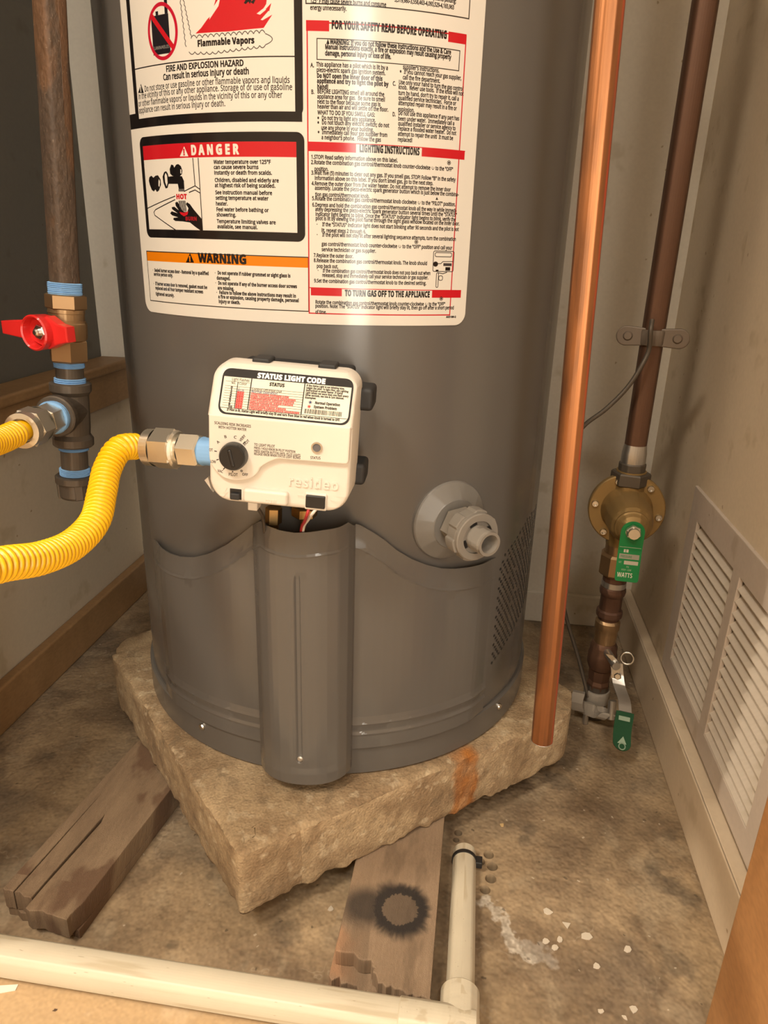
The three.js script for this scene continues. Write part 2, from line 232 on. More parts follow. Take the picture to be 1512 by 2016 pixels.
// lamps of the hall (each a fitting with its light just in front of the glowing face)
function panelLamp(name, label, L) {
  const g = thing(name, label, 'ceiling light', [L.pos[0], L.pos[1], L.pos[2]]); const h = L.size / 2;
  local('frame', [box(-h - 0.02, -h, 0, 0.04, -h - 0.02, h + 0.02), box(h, h + 0.02, 0, 0.04, -h - 0.02, h + 0.02), box(-h, h, 0, 0.04, -h - 0.02, -h), box(-h, h, 0, 0.04, h, h + 0.02)], std(col(0.8, 0.8, 0.78), 0.5), g);
  const em = std(col(0.8, 0.8, 0.8), 0.6); em.emissive = L.color.clone(); em.emissiveIntensity = 4; local('diffuser', box(-h, h, 0.012, 0.038, -h, h), em, g);
  const a = new THREE.RectAreaLight(L.color, L.power, L.size, L.size); a.position.set(0, 0.008, 0); a.lookAt(0, -1, 0); a.rotation.set(-Math.PI / 2, 0, 0); g.add(a);
}
panelLamp('ceiling_light', 'warm square ceiling light on the ledge side of the hall', LIGHTS.ceiling);
panelLamp('ceiling_light', 'paler square ceiling light straight outside the closet doorway', LIGHTS.entry);
{
  const L = LIGHTS.sconce, g = thing('floor_lamp', 'slim floor lamp with glowing globe in the hall', 'lamp', [L.pos[0], 0.02, L.pos[2]]); const y = L.pos[1] - 0.02;
  local('base', turned(V(0, 0, 0), V(0, 1, 0), [[0, 0], [0.12, 0], [0.12, 0.012], [0.02, 0.02], [0, 0.02]]), M.blackSoft, g); local('pole', turned(V(0, 0.02, 0), V(0, 1, 0), [[0.01, 0], [0.01, y - 0.08], [0.02, y - 0.08], [0.02, y - 0.055], [0, y - 0.055]]), M.blackSoft, g);
  const em = std(col(0.8, 0.8, 0.8), 0.5); em.emissive = L.color.clone(); em.emissiveIntensity = 5; const b = local('bulb', new THREE.SphereGeometry(0.055, 24, 16), em, g); b.position.set(0, y, 0);
  const a = new THREE.PointLight(L.color, L.power, 0, 2); a.position.set(0, y, 0); a.shadow.radius = 2; a.castShadow = true; g.add(a);
}

// ───────────────────────── concrete slab on two old boards ─────────────────────────
const ST = 0.118, SB = 0.038;                     // slab top and underside
{
  const corner = [[-0.497, -0.828], [-0.199, -0.510], [0.150, -0.806], [0.158, -0.858], [-0.02, -1.14], [-0.34, -1.14], [-0.504, -0.868]];
  const cen = [-0.17, -0.84]; const out = []; const N = corner.length;
  for (let i = 0; i < N; i++) {                    // resample with clipped corners
    const a = corner[i], b = corner[(i + 1) % N], L = Math.hypot(b[0] - a[0], b[1] - a[1]), n = Math.max(4, Math.round(L / 0.0042));
    for (let k = 0; k < n; k++) out.push([mix(a[0], b[0], k / n), mix(a[1], b[1], k / n)]);
  }
  for (let it = 0; it < 5; it++) { const c = out.map(p => p.slice()); for (let i = 0; i < out.length; i++) { const p = c[(i + out.length - 1) % out.length], q = c[(i + 1) % out.length]; out[i] = [(p[0] + 2 * c[i][0] + q[0]) / 4, (p[1] + 2 * c[i][1] + q[1]) / 4]; } }
  let per = 0; const n = out.length, S = [0]; for (let i = 0; i < n; i++) { const a = out[i], b = out[(i + 1) % n]; per += Math.hypot(b[0] - a[0], b[1] - a[1]); S.push(per); }
  const pos = [], uv = [], cols = [], idx = []; const rings = [];
  const side = [0, 0.0015, 0.004, 0.008, 0.013, 0.019, 0.026, 0.033, 0.040, 0.047, 0.054, 0.061, 0.068, 0.074, 0.078, 0.080], inner = [0.0, 0.003, 0.007, 0.012, 0.018, 0.026, 0.036, 0.05, 0.07, 0.1, 0.14, 0.2, 0.3];
  const rust0 = onY(905, 1474, ST), s0 = [0, 0, 0]; let rustS = 0, bd = 9; out.forEach((p, i) => { const d = Math.hypot(p[0] - rust0.x, p[1] - rust0.z); if (d < bd) { bd = d; rustS = S[i]; } });
  const norm = out.map((p, i) => { const a = out[(i + n - 3) % n], b = out[(i + 3) % n]; const dx = b[0] - a[0], dz = b[1] - a[1], l = Math.hypot(dx, dz); let nx = -dz / l, nz = dx / l; if (nx * (p[0] - cen[0]) + nz * (p[1] - cen[1]) < 0) { nx = -nx; nz = -nz; } return [nx, nz]; });
  const white = [1, 1, 1], rustC = [1.0, 0.50, 0.15];
  function push(i, off, y, u, v, onTop) {
    const s = S[i % n], p = out[i % n], m = norm[i % n];
    const chip = Math.pow(fbm(s * 40, 3, 4, 611), 2) * 0.008, rough = (fbm(s * 80, y * 80, 4, 617) - 0.5) * 0.0036 + (vn(s * 330, y * 330, 618) - 0.5) * 0.0012;
    const edge = Math.exp(-off / 0.010), topEdge = onTop ? edge : Math.exp(-(ST - y) / 0.009), botEdge = onTop ? 0 : Math.exp(-(y - SB) / 0.006);
    const dn = onTop ? -off - chip * edge * 0.8 + rough * edge : rough * (1 - 0.3 * topEdge) - chip * topEdge * 0.8 - botEdge * Math.pow(fbm(s * 60, 9, 3, 619), 2) * 0.012;
    let yy = y - (onTop ? (chip * 0.55 + 0.0022) * edge * edge - (vn(s * 200, off * 200, 620) - 0.5) * 0.0012 * edge : (chip * 0.55 + 0.0022) * topEdge * 0.999);
    if (!onTop && y <= SB + 0.004) yy += Math.max(0, vn(s * 110, 5, 621) - 0.55) * 0.010 * botEdge;
    pos.push(p[0] + m[0] * dn, yy, p[1] + m[1] * dn); uv.push(u, v);
    const ds = Math.abs(s - rustS) + (fbm(s * 50, y * 70 + off * 60, 3, 640) - 0.5) * 0.012; const k = (1 - sstep(0.014, 0.021, ds)) * (onTop ? 1 - sstep(0.008, 0.026, off) : 1) * (0.75 + 0.5 * (vn(s * 150, y * 60, 641) - 0.5));
    const c = mix3(white, rustC, clamp(k)); cols.push(...c);
  }
  for (const d of side) { const y = ST - d; rings.push(pos.length / 3); for (let i = 0; i <= n; i++) push(i, 0, y, S[i], y, false); }
  const innerStart = rings.length; for (const o of inner) { rings.push(pos.length / 3); for (let i = 0; i <= n; i++) { const p = out[i % n]; push(i, o, ST, 0, 0, true); const q = pos.length - 3; if (o > 0.026) { const t = 0.12 + (o - 0.03) / 0.27 * 0.8; pos[q] = mix(p[0], cen[0], t); pos[q + 1] = ST; pos[q + 2] = mix(p[1], cen[1], t); } uv[uv.length - 2] = pos[q]; uv[uv.length - 1] = pos[q + 2]; } }
  const quad = (a, b) => { for (let i = 0; i < n; i++) idx.push(a + i, b + i, a + i + 1, a + i + 1, b + i, b + i + 1); };
  for (let k = 0; k + 1 < side.length; k++) quad(rings[k], rings[k + 1]); for (let k = innerStart; k + 1 < rings.length; k++) quad(rings[k + 1], rings[k]);
  const cT = pos.length / 3; pos.push(cen[0], ST, cen[1]); uv.push(cen[0], cen[1]); cols.push(1, 1, 1); const lr = rings[rings.length - 1]; for (let i = 0; i < n; i++) idx.push(cT, lr + i, lr + i + 1);
  const cB = pos.length / 3; pos.push(cen[0], SB, cen[1]); uv.push(cen[0], cen[1]); cols.push(1, 1, 1); const br = rings[side.length - 1]; for (let i = 0; i < n; i++) idx.push(cB, br + i + 1, br + i);
  // welded copy supplies smooth normals over the broken edge
  const g = new THREE.BufferGeometry(); g.setAttribute('position', new THREE.Float32BufferAttribute(pos, 3)); g.setAttribute('uv', new THREE.Float32BufferAttribute(uv, 2)); g.setAttribute('color', new THREE.Float32BufferAttribute(cols, 3)); g.setIndex(idx); g.computeVertexNormals();
  const m = std(col(1, 1, 1), 0.9, 0, { map: concTex, bumpMap: concBump, bumpScale: 0.0011, vertexColors: true });
  const t = fin(new THREE.Mesh(g, m)); t.name = 'concrete_slab'; t.userData = { label: 'chipped square concrete slab with a rust streak under the water heater', category: 'slab' }; scene.add(t);
}
function jag(x0, z0, x1, z1, n, amp, seed) { const r = rng(seed), o = []; for (let i = 0; i <= n; i++) { const k = i / n, a = (i === 0 || i === n) ? 0 : (r() - 0.5) * amp; const dx = x1 - x0, dz = z1 - z0, l = Math.hypot(dx, dz); o.push([mix(x0, x1, k) - dz / l * a, mix(z0, z1, k) + dx / l * a]); } return o; }
function plank(pts, y0, y1, bevel = 0.0012) { let g = extrude(pts.map(([x, z]) => [x, -z]), y1 - y0 - 2 * bevel, bevel); g.rotateX(-Math.PI / 2); g.translate(0, y0 + bevel, 0); return g; }
{ // plain board under the front of the slab, with a burnt ring
  const B = { x0: -0.0975, x1: -0.003, z0: -0.80, z1: -0.452 };
  const rc = onY(788, 1790, 0.038), burn = (x, z) => { const dx = (x - rc.x), dz = (z - rc.z), a = Math.atan2(dz, dx), d = Math.hypot(dx, dz * 0.98) + (vn(a * 14, d0(dx, dz) * 160, 703) - 0.5) * 0.0035; const ringK = sstep(0.0155, 0.019, d) * (1 - sstep(0.025, 0.034 + 0.010 * vn(a * 3 + 4, 1, 705), d)); const left = (1 - sstep(0.012, 0.032, Math.hypot((dx + 0.034) * 0.8, dz - 0.002))) * (d > 0.018 ? 1 : 0) * 0.85; const core = d < 0.021 ? 0.6 : 0; return clamp(Math.max(ringK * 0.97, left, core)); };
  function d0(a, b) { return Math.hypot(a, b); }
  const tex = texture(768, 1536, (u, v) => {
    const x = mix(B.x0 - 0.01, B.x1 + 0.01, u), z = mix(B.z0, B.z1 + 0.01, v); const g = vn(x * 420 + fbm(x * 30, z * 8, 3, 711) * 6, z * 14, 712), st = fbm(x * 26, z * 16, 5, 713), f = vn(x * 900, z * 320, 714);
    let c = mix3([0.19, 0.130, 0.083], [0.35, 0.25, 0.165], clamp(0.2 + 0.7 * st + 0.2 * (g - 0.5) + 0.2 * (f - 0.5)));
    c = mix3(c, [0.44, 0.235, 0.125], (1 - sstep(0.004, 0.03, x - B.x0)) * sstep(0.45, 0.6, fbm(x * 30, z * 22, 3, 717)) * 0.6);
    c = mix3(c, [0.14, 0.095, 0.06], sstep(0.6, 0.72, fbm(x * 40, z * 12, 4, 719)) * 0.5); const b = burn(x, z); return mix3(c, [0.018, 0.015, 0.014], b);
  });
  const mat = std(col(1, 1, 1), 0.8, 0, { map: tex, bumpMap: concBump, bumpScale: 0.0006 });
  const endTop = [[B.x1, B.z1 - 0.003], ...jag(B.x1, B.z1 - 0.004, -0.052, -0.464, 12, 0.005, 5), ...jag(-0.054, -0.470, -0.062, -0.486, 6, 0.004, 6), ...jag(-0.062, -0.486, B.x0, -0.490, 6, 0.005, 7)];
  const endLow = [[B.x1, B.z1 - 0.003], ...jag(B.x1, B.z1 - 0.004, -0.055, -0.463, 12, 0.004, 8), ...jag(-0.055, -0.463, B.x0 - 0.004, -0.478, 10, 0.009, 9)];
  const upper = plank([[B.x0, B.z0], [B.x1, B.z0], ...endTop], 0.019, 0.038), lower = plank([[B.x0, B.z0], [B.x1, B.z0], ...endLow], 0, 0.0188);
  for (const g of [upper, lower]) { const p = g.attributes.position, u = new Float32Array(p.count * 2); for (let i = 0; i < p.count; i++) { u[2 * i] = (p.getX(i) - B.x0 + 0.01) / (B.x1 - B.x0 + 0.02); u[2 * i + 1] = (p.getZ(i) - B.z0) / (B.z1 + 0.01 - B.z0); } g.setAttribute('uv', new THREE.BufferAttribute(u, 2)); }
  const t = fin(new THREE.Mesh(merge([upper, lower]), mat)); t.name = numbered('wood_plank'); t.userData = { label: 'old plank with a black burnt ring, broken end at the white pipe', category: 'plank' }; scene.add(t);
}
{ // cracked plank under the left of the slab
  const a = V(-0.456, 0, -0.503), b = V(-0.366, 0, -0.489), dir = V(0.026, 0, -0.215).normalize(), L = 0.34; const at = (p, k) => [p.x + dir.x * k, p.z + dir.z * k];
  const tex = texture(768, 1024, (u, v) => {
    const g = vn(u * 40 + fbm(u * 4, v * 4, 3, 751) * 6, v * 5, 752), st = fbm(u * 5, v * 7, 5, 753), f = vn(u * 120, v * 110, 754);
    let c = mix3([0.165, 0.108, 0.066], [0.32, 0.228, 0.143], clamp(0.15 + 0.75 * st + 0.25 * (g - 0.5) + 0.2 * (f - 0.5))); c = mix3(c, [0.115, 0.058, 0.032], sstep(0.54, 0.66, fbm(u * 4 + 7, v * 6, 4, 757)) * 0.7); return c;
  });
  const split = 0.40, jg = (k, s) => (vn(k * 60, s, 761) - 0.5) * 0.004; // crack: a real slot between the two halves of the plank's near end
  const mid0 = V(mix(a.x, b.x, 0.40), 0, mix(a.z, b.z, 0.40)), mid1 = V(mix(a.x, b.x, 0.43), 0, mix(a.z, b.z, 0.43)); mid1.x -= dir.x * 0.012; mid1.z -= dir.z * 0.012;
  const s1a = V(mix(a.x, b.x, 0.145), 0, mix(a.z, b.z, 0.145)), s1b = V(mix(a.x, b.x, 0.165), 0, mix(a.z, b.z, 0.165));
  const pts = [at(a, L), at(b, L), at(b, 0.16), at(b, 0.012), [b.x - 0.004, b.z + 0.004], ...jag(b.x - 0.004, b.z + 0.010, mid1.x, mid1.z, 8, 0.005, 11), at(mid1, 0.03), at(V(mid1.x + 0.003, 0, mid1.z), 0.12), at(V(mid0.x + 0.0022, 0, mid0.z), 0.12), at(mid0, 0.03), [mid0.x, mid0.z], ...jag(mid0.x, mid0.z, s1b.x, s1b.z, 5, 0.004, 12).slice(1), at(s1b, 0.05), at(V(s1a.x + 0.001, 0, s1a.z), 0.155), at(s1a, 0.05), [s1a.x, s1a.z], ...jag(s1a.x, s1a.z, a.x, a.z, 4, 0.003, 13).slice(1), at(a, 0.1)];
  const top = plank(pts, 0.012, 0.038, 0.0009), low = plank([at(a, L), at(b, L), [b.x, b.z], ...jag(b.x, b.z, a.x + 0.002, a.z, 10, 0.004, 14)], 0, 0.0118);
  for (const g of [top, low]) { const p = g.attributes.position, u = new Float32Array(p.count * 2); for (let i = 0; i < p.count; i++) { u[2 * i] = (p.getX(i) - a.x) / 0.14; u[2 * i + 1] = (p.getZ(i) + p.getY(i) * 0.5 - a.z) / 0.4; } g.setAttribute('uv', new THREE.BufferAttribute(u, 2)); }
  const t = fin(new THREE.Mesh(merge([top, low]), std(col(1, 1, 1), 0.82, 0, { map: tex, bumpMap: concBump, bumpScale: 0.0008 }))); t.name = numbered('wood_plank'); t.userData = { label: 'weathered plank split by two long cracks, sticking out from under the slab', category: 'plank' }; scene.add(t);
}

// ───────────────────────── water heater ─────────────────────────
const AX = V(-0.175, ST, -0.898), R = 0.26;
const heater = thing('water_heater', 'tall dark grey gas water heater covered in warning labels', 'water heater', [AX.x, AX.y, AX.z]);
function onCyl(px, py, r = R) { const d = ray(px, py), ox = -AX.x, oz = -AX.z, a = d.x * d.x + d.z * d.z, b = 2 * (d.x * ox + d.z * oz), c = ox * ox + oz * oz - r * r, q = Math.max(0, b * b - 4 * a * c), t = (-b - Math.sqrt(q)) / (2 * a); const p = d.multiplyScalar(t).add(EYE); return { p, th: Math.atan2(p.x - AX.x, p.z - AX.z), y: p.y }; }
const cylP = (th, y, r = R) => V(AX.x + r * Math.sin(th), y, AX.z + r * Math.cos(th));
const D2 = Math.PI / 180;
part('tank_jacket', turned(V(AX.x, 0, AX.z), V(0, 1, 0), [[R, 0.150], [R, 0.30], [R, 0.5], [R, 0.8], [R, 1.30], [R - 0.004, 1.335], [R - 0.02, 1.35], [0.1, 1.372], [0, 1.375]], 160, 0.7), M.grey, heater);
part('base_pan', turned(V(AX.x, 0, AX.z), V(0, 1, 0), [[0.2, ST], [R + 0.0005, ST], [R + 0.0045, ST + 0.003], [R + 0.0045, 0.1545], [R + 0.002, 0.157], [R - 0.003, 0.157]], 160, 0.6), M.grey, heater);
for (const [px, py] of [[398, 1430], [982, 1390]]) { const c = onCyl(px, py, R + 0.005), n = V(Math.sin(c.th), 0, Math.cos(c.th)); part('screw', turned(c.p, n, [[0, -0.001], [0.0042, -0.001], [0.0042, 0.001], [0.003, 0.0026], [0, 0.0032]], 16), M.steel, heater); }

// outer burner door: wavy top edge, two wings and a rounded middle column
{
  const thC = 3.15 * D2, half = 10.9 * D2;
  const bulge = (th) => { const a = Math.abs((th - thC) / half); return a >= 1 ? 0 : 0.034 * Math.pow(1 - Math.pow(a, 2.3), 0.62); };
  const rad = (th) => R + 0.0042 + 0.0045 * sstep(-43, -36, th / D2) * (1 - sstep(45, 52, th / D2)) + bulge(th);
  function onDoor(px, py) { let r = R + 0.02, c; for (let k = 0; k < 25; k++) { c = onCyl(px, py, r); r = mix(r, rad(c.th), 0.5); } return c; }
  const topPx = [[309, 1072], [316, 1080], [331, 1090], [354, 1097], [381, 1098], [412, 1090], [445, 1073], [472, 1054], [499, 1033], [511, 1027], [526, 1037], [550, 1045], [580, 1050], [607, 1049], [634, 1045], [668, 1039], [686, 1029], [699, 1036], [708, 1034], [735, 1049], [759, 1065], [780, 1083], [810, 1101], [840, 1113], [869, 1120], [899, 1121], [929, 1117], [955, 1110], [975, 1100]];
  const tp = topPx.map(p => { const c = onDoor(...p); return [c.th, c.y]; }).sort((a, b) => a[0] - b[0]);
  const topY = (th) => { if (th <= tp[0][0]) return tp[0][1]; for (let i = 0; i + 1 < tp.length; i++) if (th <= tp[i + 1][0]) { const t = (th - tp[i][0]) / Math.max(1e-6, tp[i + 1][0] - tp[i][0]); return mix(tp[i][1], tp[i + 1][1], t); } return tp[tp.length - 1][1]; };
  const th0 = -43 * D2, th1 = 52 * D2, ths = []; const gS = onDoor(587, 1300).th;
  const addR = (a, b, n) => { for (let i = 0; i < n; i++) ths.push(mix(a, b, i / n)); };
  addR(th0, thC - half - 0.01, 70); addR(thC - half - 0.01, thC - half + 0.012, 16); addR(thC - half + 0.012, gS - 0.016, 22); addR(gS - 0.016, gS + 0.016, 28); addR(gS + 0.016, thC + half - 0.012, 28); addR(thC + half - 0.012, thC + half + 0.01, 16); addR(thC + half + 0.01, th1, 76); ths.push(th1);
  const gy0 = onDoor(592, 1498).y, gy1 = onDoor(587, 1140).y;
  const rows = []; const offs = [0, 0.0006, 0.006, 0.012, 0.018, 0.0205, 0.022, 0.0232, 0.0242, 0.0252, 0.0265, 0.0285, 0.034]; const NM = 46;
  const lowY = []; for (let y = 0.1605; y <= 0.2005; y += 0.0012) lowY.push(y);
  const colM = (th) => Math.abs(th - thC) < half;
  const bead = (x, w) => Math.exp(-(x * x) / (w * w));
  function pt(th, k, inn) {
    const top = topY(th), inCol = colM(th); let y, r = rad(th);
    if (k < offs.length) { y = top - offs[k]; r += 0.0014 * bead(offs[k] - 0.0242, 0.0013) - (offs[k] < 0.02 ? 0.0012 * sstep(0.02, 0.004, offs[k]) : 0); }
    else if (k < offs.length + NM) { const t = (k - offs.length + 1) / (NM + 1); y = mix(top - 0.034, 0.2015, t); }
    else if (k < offs.length + NM + lowY.length) { y = lowY[lowY.length - 1 - (k - offs.length - NM)]; if (!inCol) r += 0.0016 * (bead(y - 0.1905, 0.0016) + bead(y - 0.177, 0.0018)) - 0.0012 * bead(y - 0.183, 0.003); }
    else { const t = (k - offs.length - NM - lowY.length) / 8; const lo = inCol ? 0.1375 : 0.158; y = mix(0.1605, lo, t); if (inCol) { const yr = 0.1505; r += 0.0011 * bead(y - yr, 0.002) ; } }
    if (inCol) { const yy = clamp(y, gy0, gy1), d = Math.hypot((th - gS) * 0.294, y - yy); r += -0.0022 * (1 - sstep(0.0014, 0.0030, d)) + 0.0007 * bead(d - 0.0040, 0.0009); }
    return cylP(th, y, r - (inn ? 0.0011 : 0));
  }
  const NR = offs.length + NM + lowY.length + 9; const pos = [], idx = []; const C = ths.length;
  for (const inn of [0, 1]) for (let k = 0; k < NR; k++) for (const th of ths) { const p = pt(th, k, inn); pos.push(p.x, p.y, p.z); }
  for (let k = 0; k + 1 < NR; k++) for (let i = 0; i + 1 < C; i++) { const a = k * C + i, b = a + C; idx.push(a, b, a + 1, a + 1, b, b + 1); const e = NR * C; idx.push(e + a, e + a + 1, e + b, e + a + 1, e + b + 1, e + b); }
  for (let i = 0; i + 1 < C; i++) { const e = NR * C; idx.push(i, i + 1, e + i, i + 1, e + i + 1, e + i); const a = (NR - 1) * C + i; idx.push(a, e + a, a + 1, a + 1, e + a, e + a + 1); }
  for (let k = 0; k + 1 < NR; k++) { const e = NR * C, a = k * C, b = a + C; idx.push(a, e + a, b, b, e + a, e + b); const a2 = k * C + C - 1, b2 = a2 + C; idx.push(a2, b2, e + a2, b2, e + b2, e + a2); }
  let g = new THREE.BufferGeometry(); g.setAttribute('position', new THREE.Float32BufferAttribute(pos, 3)); g.setIndex(idx); g = toCreasedNormals(g, 0.7);
  const door = part('burner_door', g, M.greyDoor, heater, 'grey sheet metal burner door with wavy top edge and rounded middle column');
  const sc = onDoor(591, 1494); part('door_screw', turned(sc.p, V(Math.sin(sc.th), 0, Math.cos(sc.th)), [[0, -0.003], [0.0032, -0.003], [0.0032, 0.0004], [0.002, 0.0016], [0, 0.002]], 14), M.zinc, heater);
}
// perforated air-intake patches
for (const [a0, a1, y0, y1, sl] of [[55.5, 80, 0.235, 0.372, 0.055], [-80, -62, 0.24, 0.372, -0.03]]) {
  const list = []; let row = 0; for (let y = y0; y < y1; y += 0.0062, row++) for (let a = a0 + (row % 2) * 0.75; a < a1; a += 1.5) { const yy = y + sl * (a - a0) / (a1 - a0) - 0.02; if (yy > 0.385 || h2(row, Math.round(a * 2), 5) > 0.93) continue; const th = a * D2; list.push(turned(cylP(th, yy, R - 0.001), V(Math.sin(th), 0, Math.cos(th)), [[0.0019, 0], [0.0019, 0.0012], [0, 0.0012]], 8)); }
  const m = part('air_holes', list, M.black, heater, 'rows of small round air intake holes'); m.userData.kind = 'stuff';
}

// ───────────────────────── printed safety label around the jacket ─────────────────────────
const LBL = { a0: -37.3 * D2, a1: 36.9 * D2, y0: 0.6135, W: 2048, H: 2048 };
LBL.S = LBL.W / ((LBL.a1 - LBL.a0) * R); LBL.y1 = LBL.y0 + LBL.H / LBL.S;
{
  const cv = document.createElement('canvas'); cv.width = LBL.W; cv.height = LBL.H; const c = cv.getContext('2d');
  const L = (px, py) => { const q = onCyl(px, py, R + 0.0006); return [(q.th - LBL.a0) * R * LBL.S, (LBL.y1 - q.y) * LBL.S]; };
  const WHITE = '#f3efe6', INK = '#1d1a1b', RED = '#d2202c';
  c.fillStyle = WHITE; c.fillRect(0, 0, LBL.W, LBL.H);
  const K = 2.72;                                          // label pixels per photo pixel, about
  function T(s0, x0, y0, x1, y1, size, o = {}) {
    let s = s0; const dot = s.startsWith('● ') ? 1 : s.startsWith('· ') ? 2 : 0; if (dot) s = '\u2003' + s.slice(1); const turn = Math.max(s.indexOf('↺'), s.indexOf('↻')); if (turn >= 0) s = s.slice(0, turn) + '\u2003' + s.slice(turn + 1); const tw = s.startsWith('▲'); if (tw) s = '\u2003' + s.slice(1);
    const [ax, ay] = L(x0, y0), [bx, by] = L(x1, y1); c.save(); c.font = (o.bold ? 'bold ' : '') + (size * K) + 'px sans-serif'; if (o.italic) c.font = 'italic ' + c.font; c.fillStyle = o.color || INK; c.textBaseline = 'alphabetic';
    const w = c.measureText(s).width; c.translate(ax, (ay + by) / 2); c.scale((bx - ax) / w, 1); c.fillText(s, 0, 0); const hv = (o.heavy || 0) + (o.bold ? size * K * 0.075 : 1.1); c.lineJoin = 'round'; c.lineWidth = hv; c.strokeStyle = c.fillStyle; c.strokeText(s, 0, 0); const z = size * K; if (dot) { c.beginPath(); c.arc(z * 0.35, -z * 0.33, z * (dot === 1 ? 0.22 : 0.1), 0, 7); c.fill(); } if (turn >= 0) { c.beginPath(); c.lineWidth = z * 0.1; c.arc(c.measureText(s.slice(0, turn)).width + z * 0.5, -z * 0.35, z * 0.3, -0.6, 4.0); c.stroke(); } if (tw) { c.beginPath(); c.moveTo(z * 0.1, 0); c.lineTo(z * 0.5, -z * 0.8); c.lineTo(z * 0.9, 0); c.fill(); } c.restore();
  }
  const poly = (pts, fill, stroke, lw) => { c.beginPath(); pts.forEach((p, i) => { const [x, y] = L(...p); i ? c.lineTo(x, y) : c.moveTo(x, y); }); if (fill) { c.closePath(); c.fillStyle = fill; c.fill(); } if (stroke) { c.strokeStyle = stroke; c.lineWidth = lw; c.stroke(); } };
  const rect = (xa, ya, xb, yb, fill, stroke, lw = 5, rr = 0) => { const [x0, y0] = L(xa, ya), [x1, y1] = L(xb, yb); c.beginPath(); c.roundRect(x0, y0, x1 - x0, y1 - y0, rr); if (fill) { c.fillStyle = fill; c.fill(); } if (stroke) { c.strokeStyle = stroke; c.lineWidth = lw; c.stroke(); } };
  const tri = (x, y, w, h, fg, bg) => { poly([[x, y + h], [x + w / 2, y], [x + w, y + h]], fg); T('!', x + w * 0.40, y + h * 0.9, x + w * 0.60, y + h * 0.9, h * 0.75, { bold: true, color: bg }); };
  // fire hazard panel
  rect(254, 226.5, 595, 240, INK); { const [x0] = L(258, 120), [x1, yb] = L(597, 229), [, yi] = L(430, 221); c.fillStyle = INK; c.beginPath(); c.roundRect(x0, -60, x1 - x0, yb + 60, 34); c.fill(); const [xi0] = L(264.5, 120), [xi1] = L(580, 120); c.fillStyle = WHITE; c.fillRect(xi0, 0, xi1 - xi0, yi);
    const yd = (L(266, 138)[1] + L(578, 111)[1]) / 2 - 4; c.fillStyle = INK; c.fillRect(xi0, yd, xi1 - xi0, 5);
    const [cx, cy] = L(319, 62), [, cyt] = L(319, 6), rr = Math.abs(cy - cyt) * 0.98, rx = rr * 0.86;
    // fuel can
    c.fillStyle = '#262329'; const [k0, kt] = L(297, 33), [k1, kb] = L(336, 104); c.fillRect(k0, kt, k1 - k0, kb - kt); const [n0, nt] = L(322, -8), [n1] = L(328, -8); c.fillRect(n0, nt, n1 - n0, kt - nt); const [m0, mt] = L(306, 23), [m1] = L(311, 23); c.fillRect(m0, mt, m1 - m0, kt - mt);
    T('FLAMMABLES', 301, 97, 334, 95.5, 7, { color: '#8d8a86' });
    c.lineWidth = 17; c.strokeStyle = '#c9203a'; c.beginPath(); c.ellipse(cx, cy, rx, rr, 0, 0, 7); c.stroke(); c.strokeStyle = RED; c.lineWidth = 24; c.beginPath(); c.moveTo(cx - rx * 0.74, cy - rr * 0.67); c.lineTo(cx + rx * 0.74, cy + rr * 0.67); c.stroke();
  }
  poly([[385, 66], [396, 55], [408, 38], [413, 33], [412, 39], [430, 12], [436, -14], [450, -40], [462, -70], [478, -40], [500, -60], [520, -30], [526, -8], [524, 8], [519, 16], [505, 27], [512, 29], [531, 13], [528, 22], [513, 39], [517, 40], [536, 29], [519, 55], [450, 62]], RED);
  poly([[421, 12], [426, -6], [431, -20], [430, -2]], RED); poly([[523, 18], [534, 6], [530, 22]], RED); poly([[480, 6], [486, -4], [497, -6], [492, 8], [489, 3], [484, 8]], INK); poly([[493, 4], [505, -5], [499, 8]], INK);
  c.lineWidth = 4; c.strokeStyle = '#5c5654'; c.fillStyle = WHITE;
  { const up = [], dn = []; for (let i = 0; i <= 13; i++) { up.push([376 + i * 11.2, 76 - i * 0.85]); dn.push([372 + i * 11.6, 100 - (i < 5 ? -2 : (i - 5) * 1.5)]); }
    c.beginPath(); for (let i = 0; i < 13; i++) { const [x, y] = L(...up[i]), [x2, y2] = L(...up[i + 1]); c.moveTo(x, y); c.quadraticCurveTo((x + x2) / 2, (y + y2) / 2 - 26, x2, y2); } for (let i = 0; i < 13; i++) { const [x, y] = L(...dn[i]), [x2, y2] = L(...dn[i + 1]); c.moveTo(x, y); c.quadraticCurveTo((x + x2) / 2, (y + y2) / 2 + 22, x2, y2); } const [ex, ey] = L(522, 66), [fx, fy] = L(523, 88); c.moveTo(ex, ey); c.quadraticCurveTo(ex + 70, (ey + fy) / 2, fx, fy);
    for (const [xa, xb, y0, y1] of [[360, 376, 0, 76], [356, 367, 0, 92]]) { for (let i = 0; i < 8; i++) { const [x, y] = L(mix(xa, xb, i / 8), mix(y0, y1, i / 8)), [x2, y2] = L(mix(xa, xb, (i + 1) / 8), mix(y0, y1, (i + 1) / 8)); c.moveTo(x, y); c.quadraticCurveTo((x + x2) / 2 + (xa === 360 ? 12 : -12), (y + y2) / 2, x2, y2); } } c.stroke(); }
  T('Flammable Vapors', 388.7, 92, 501, 85.5, 14, { bold: true });
  T('FIRE AND EXPLOSION HAZARD', 327, 142, 480, 129, 13.5, { heavy: 2 }); T('Can result in serious injury or death', 321.6, 158, 490.6, 146.5, 14, { heavy: 2 });
  tri(272, 165, 11, 18, INK, WHITE);
  T('Do not store or use gasoline or other flammable vapors and liquids', 284.7, 180.6, 570.6, 163.8, 14); T('in the vicinity of this or any other appliance. Storage of or use of gasoline', 272.6, 196, 575.7, 178, 14);
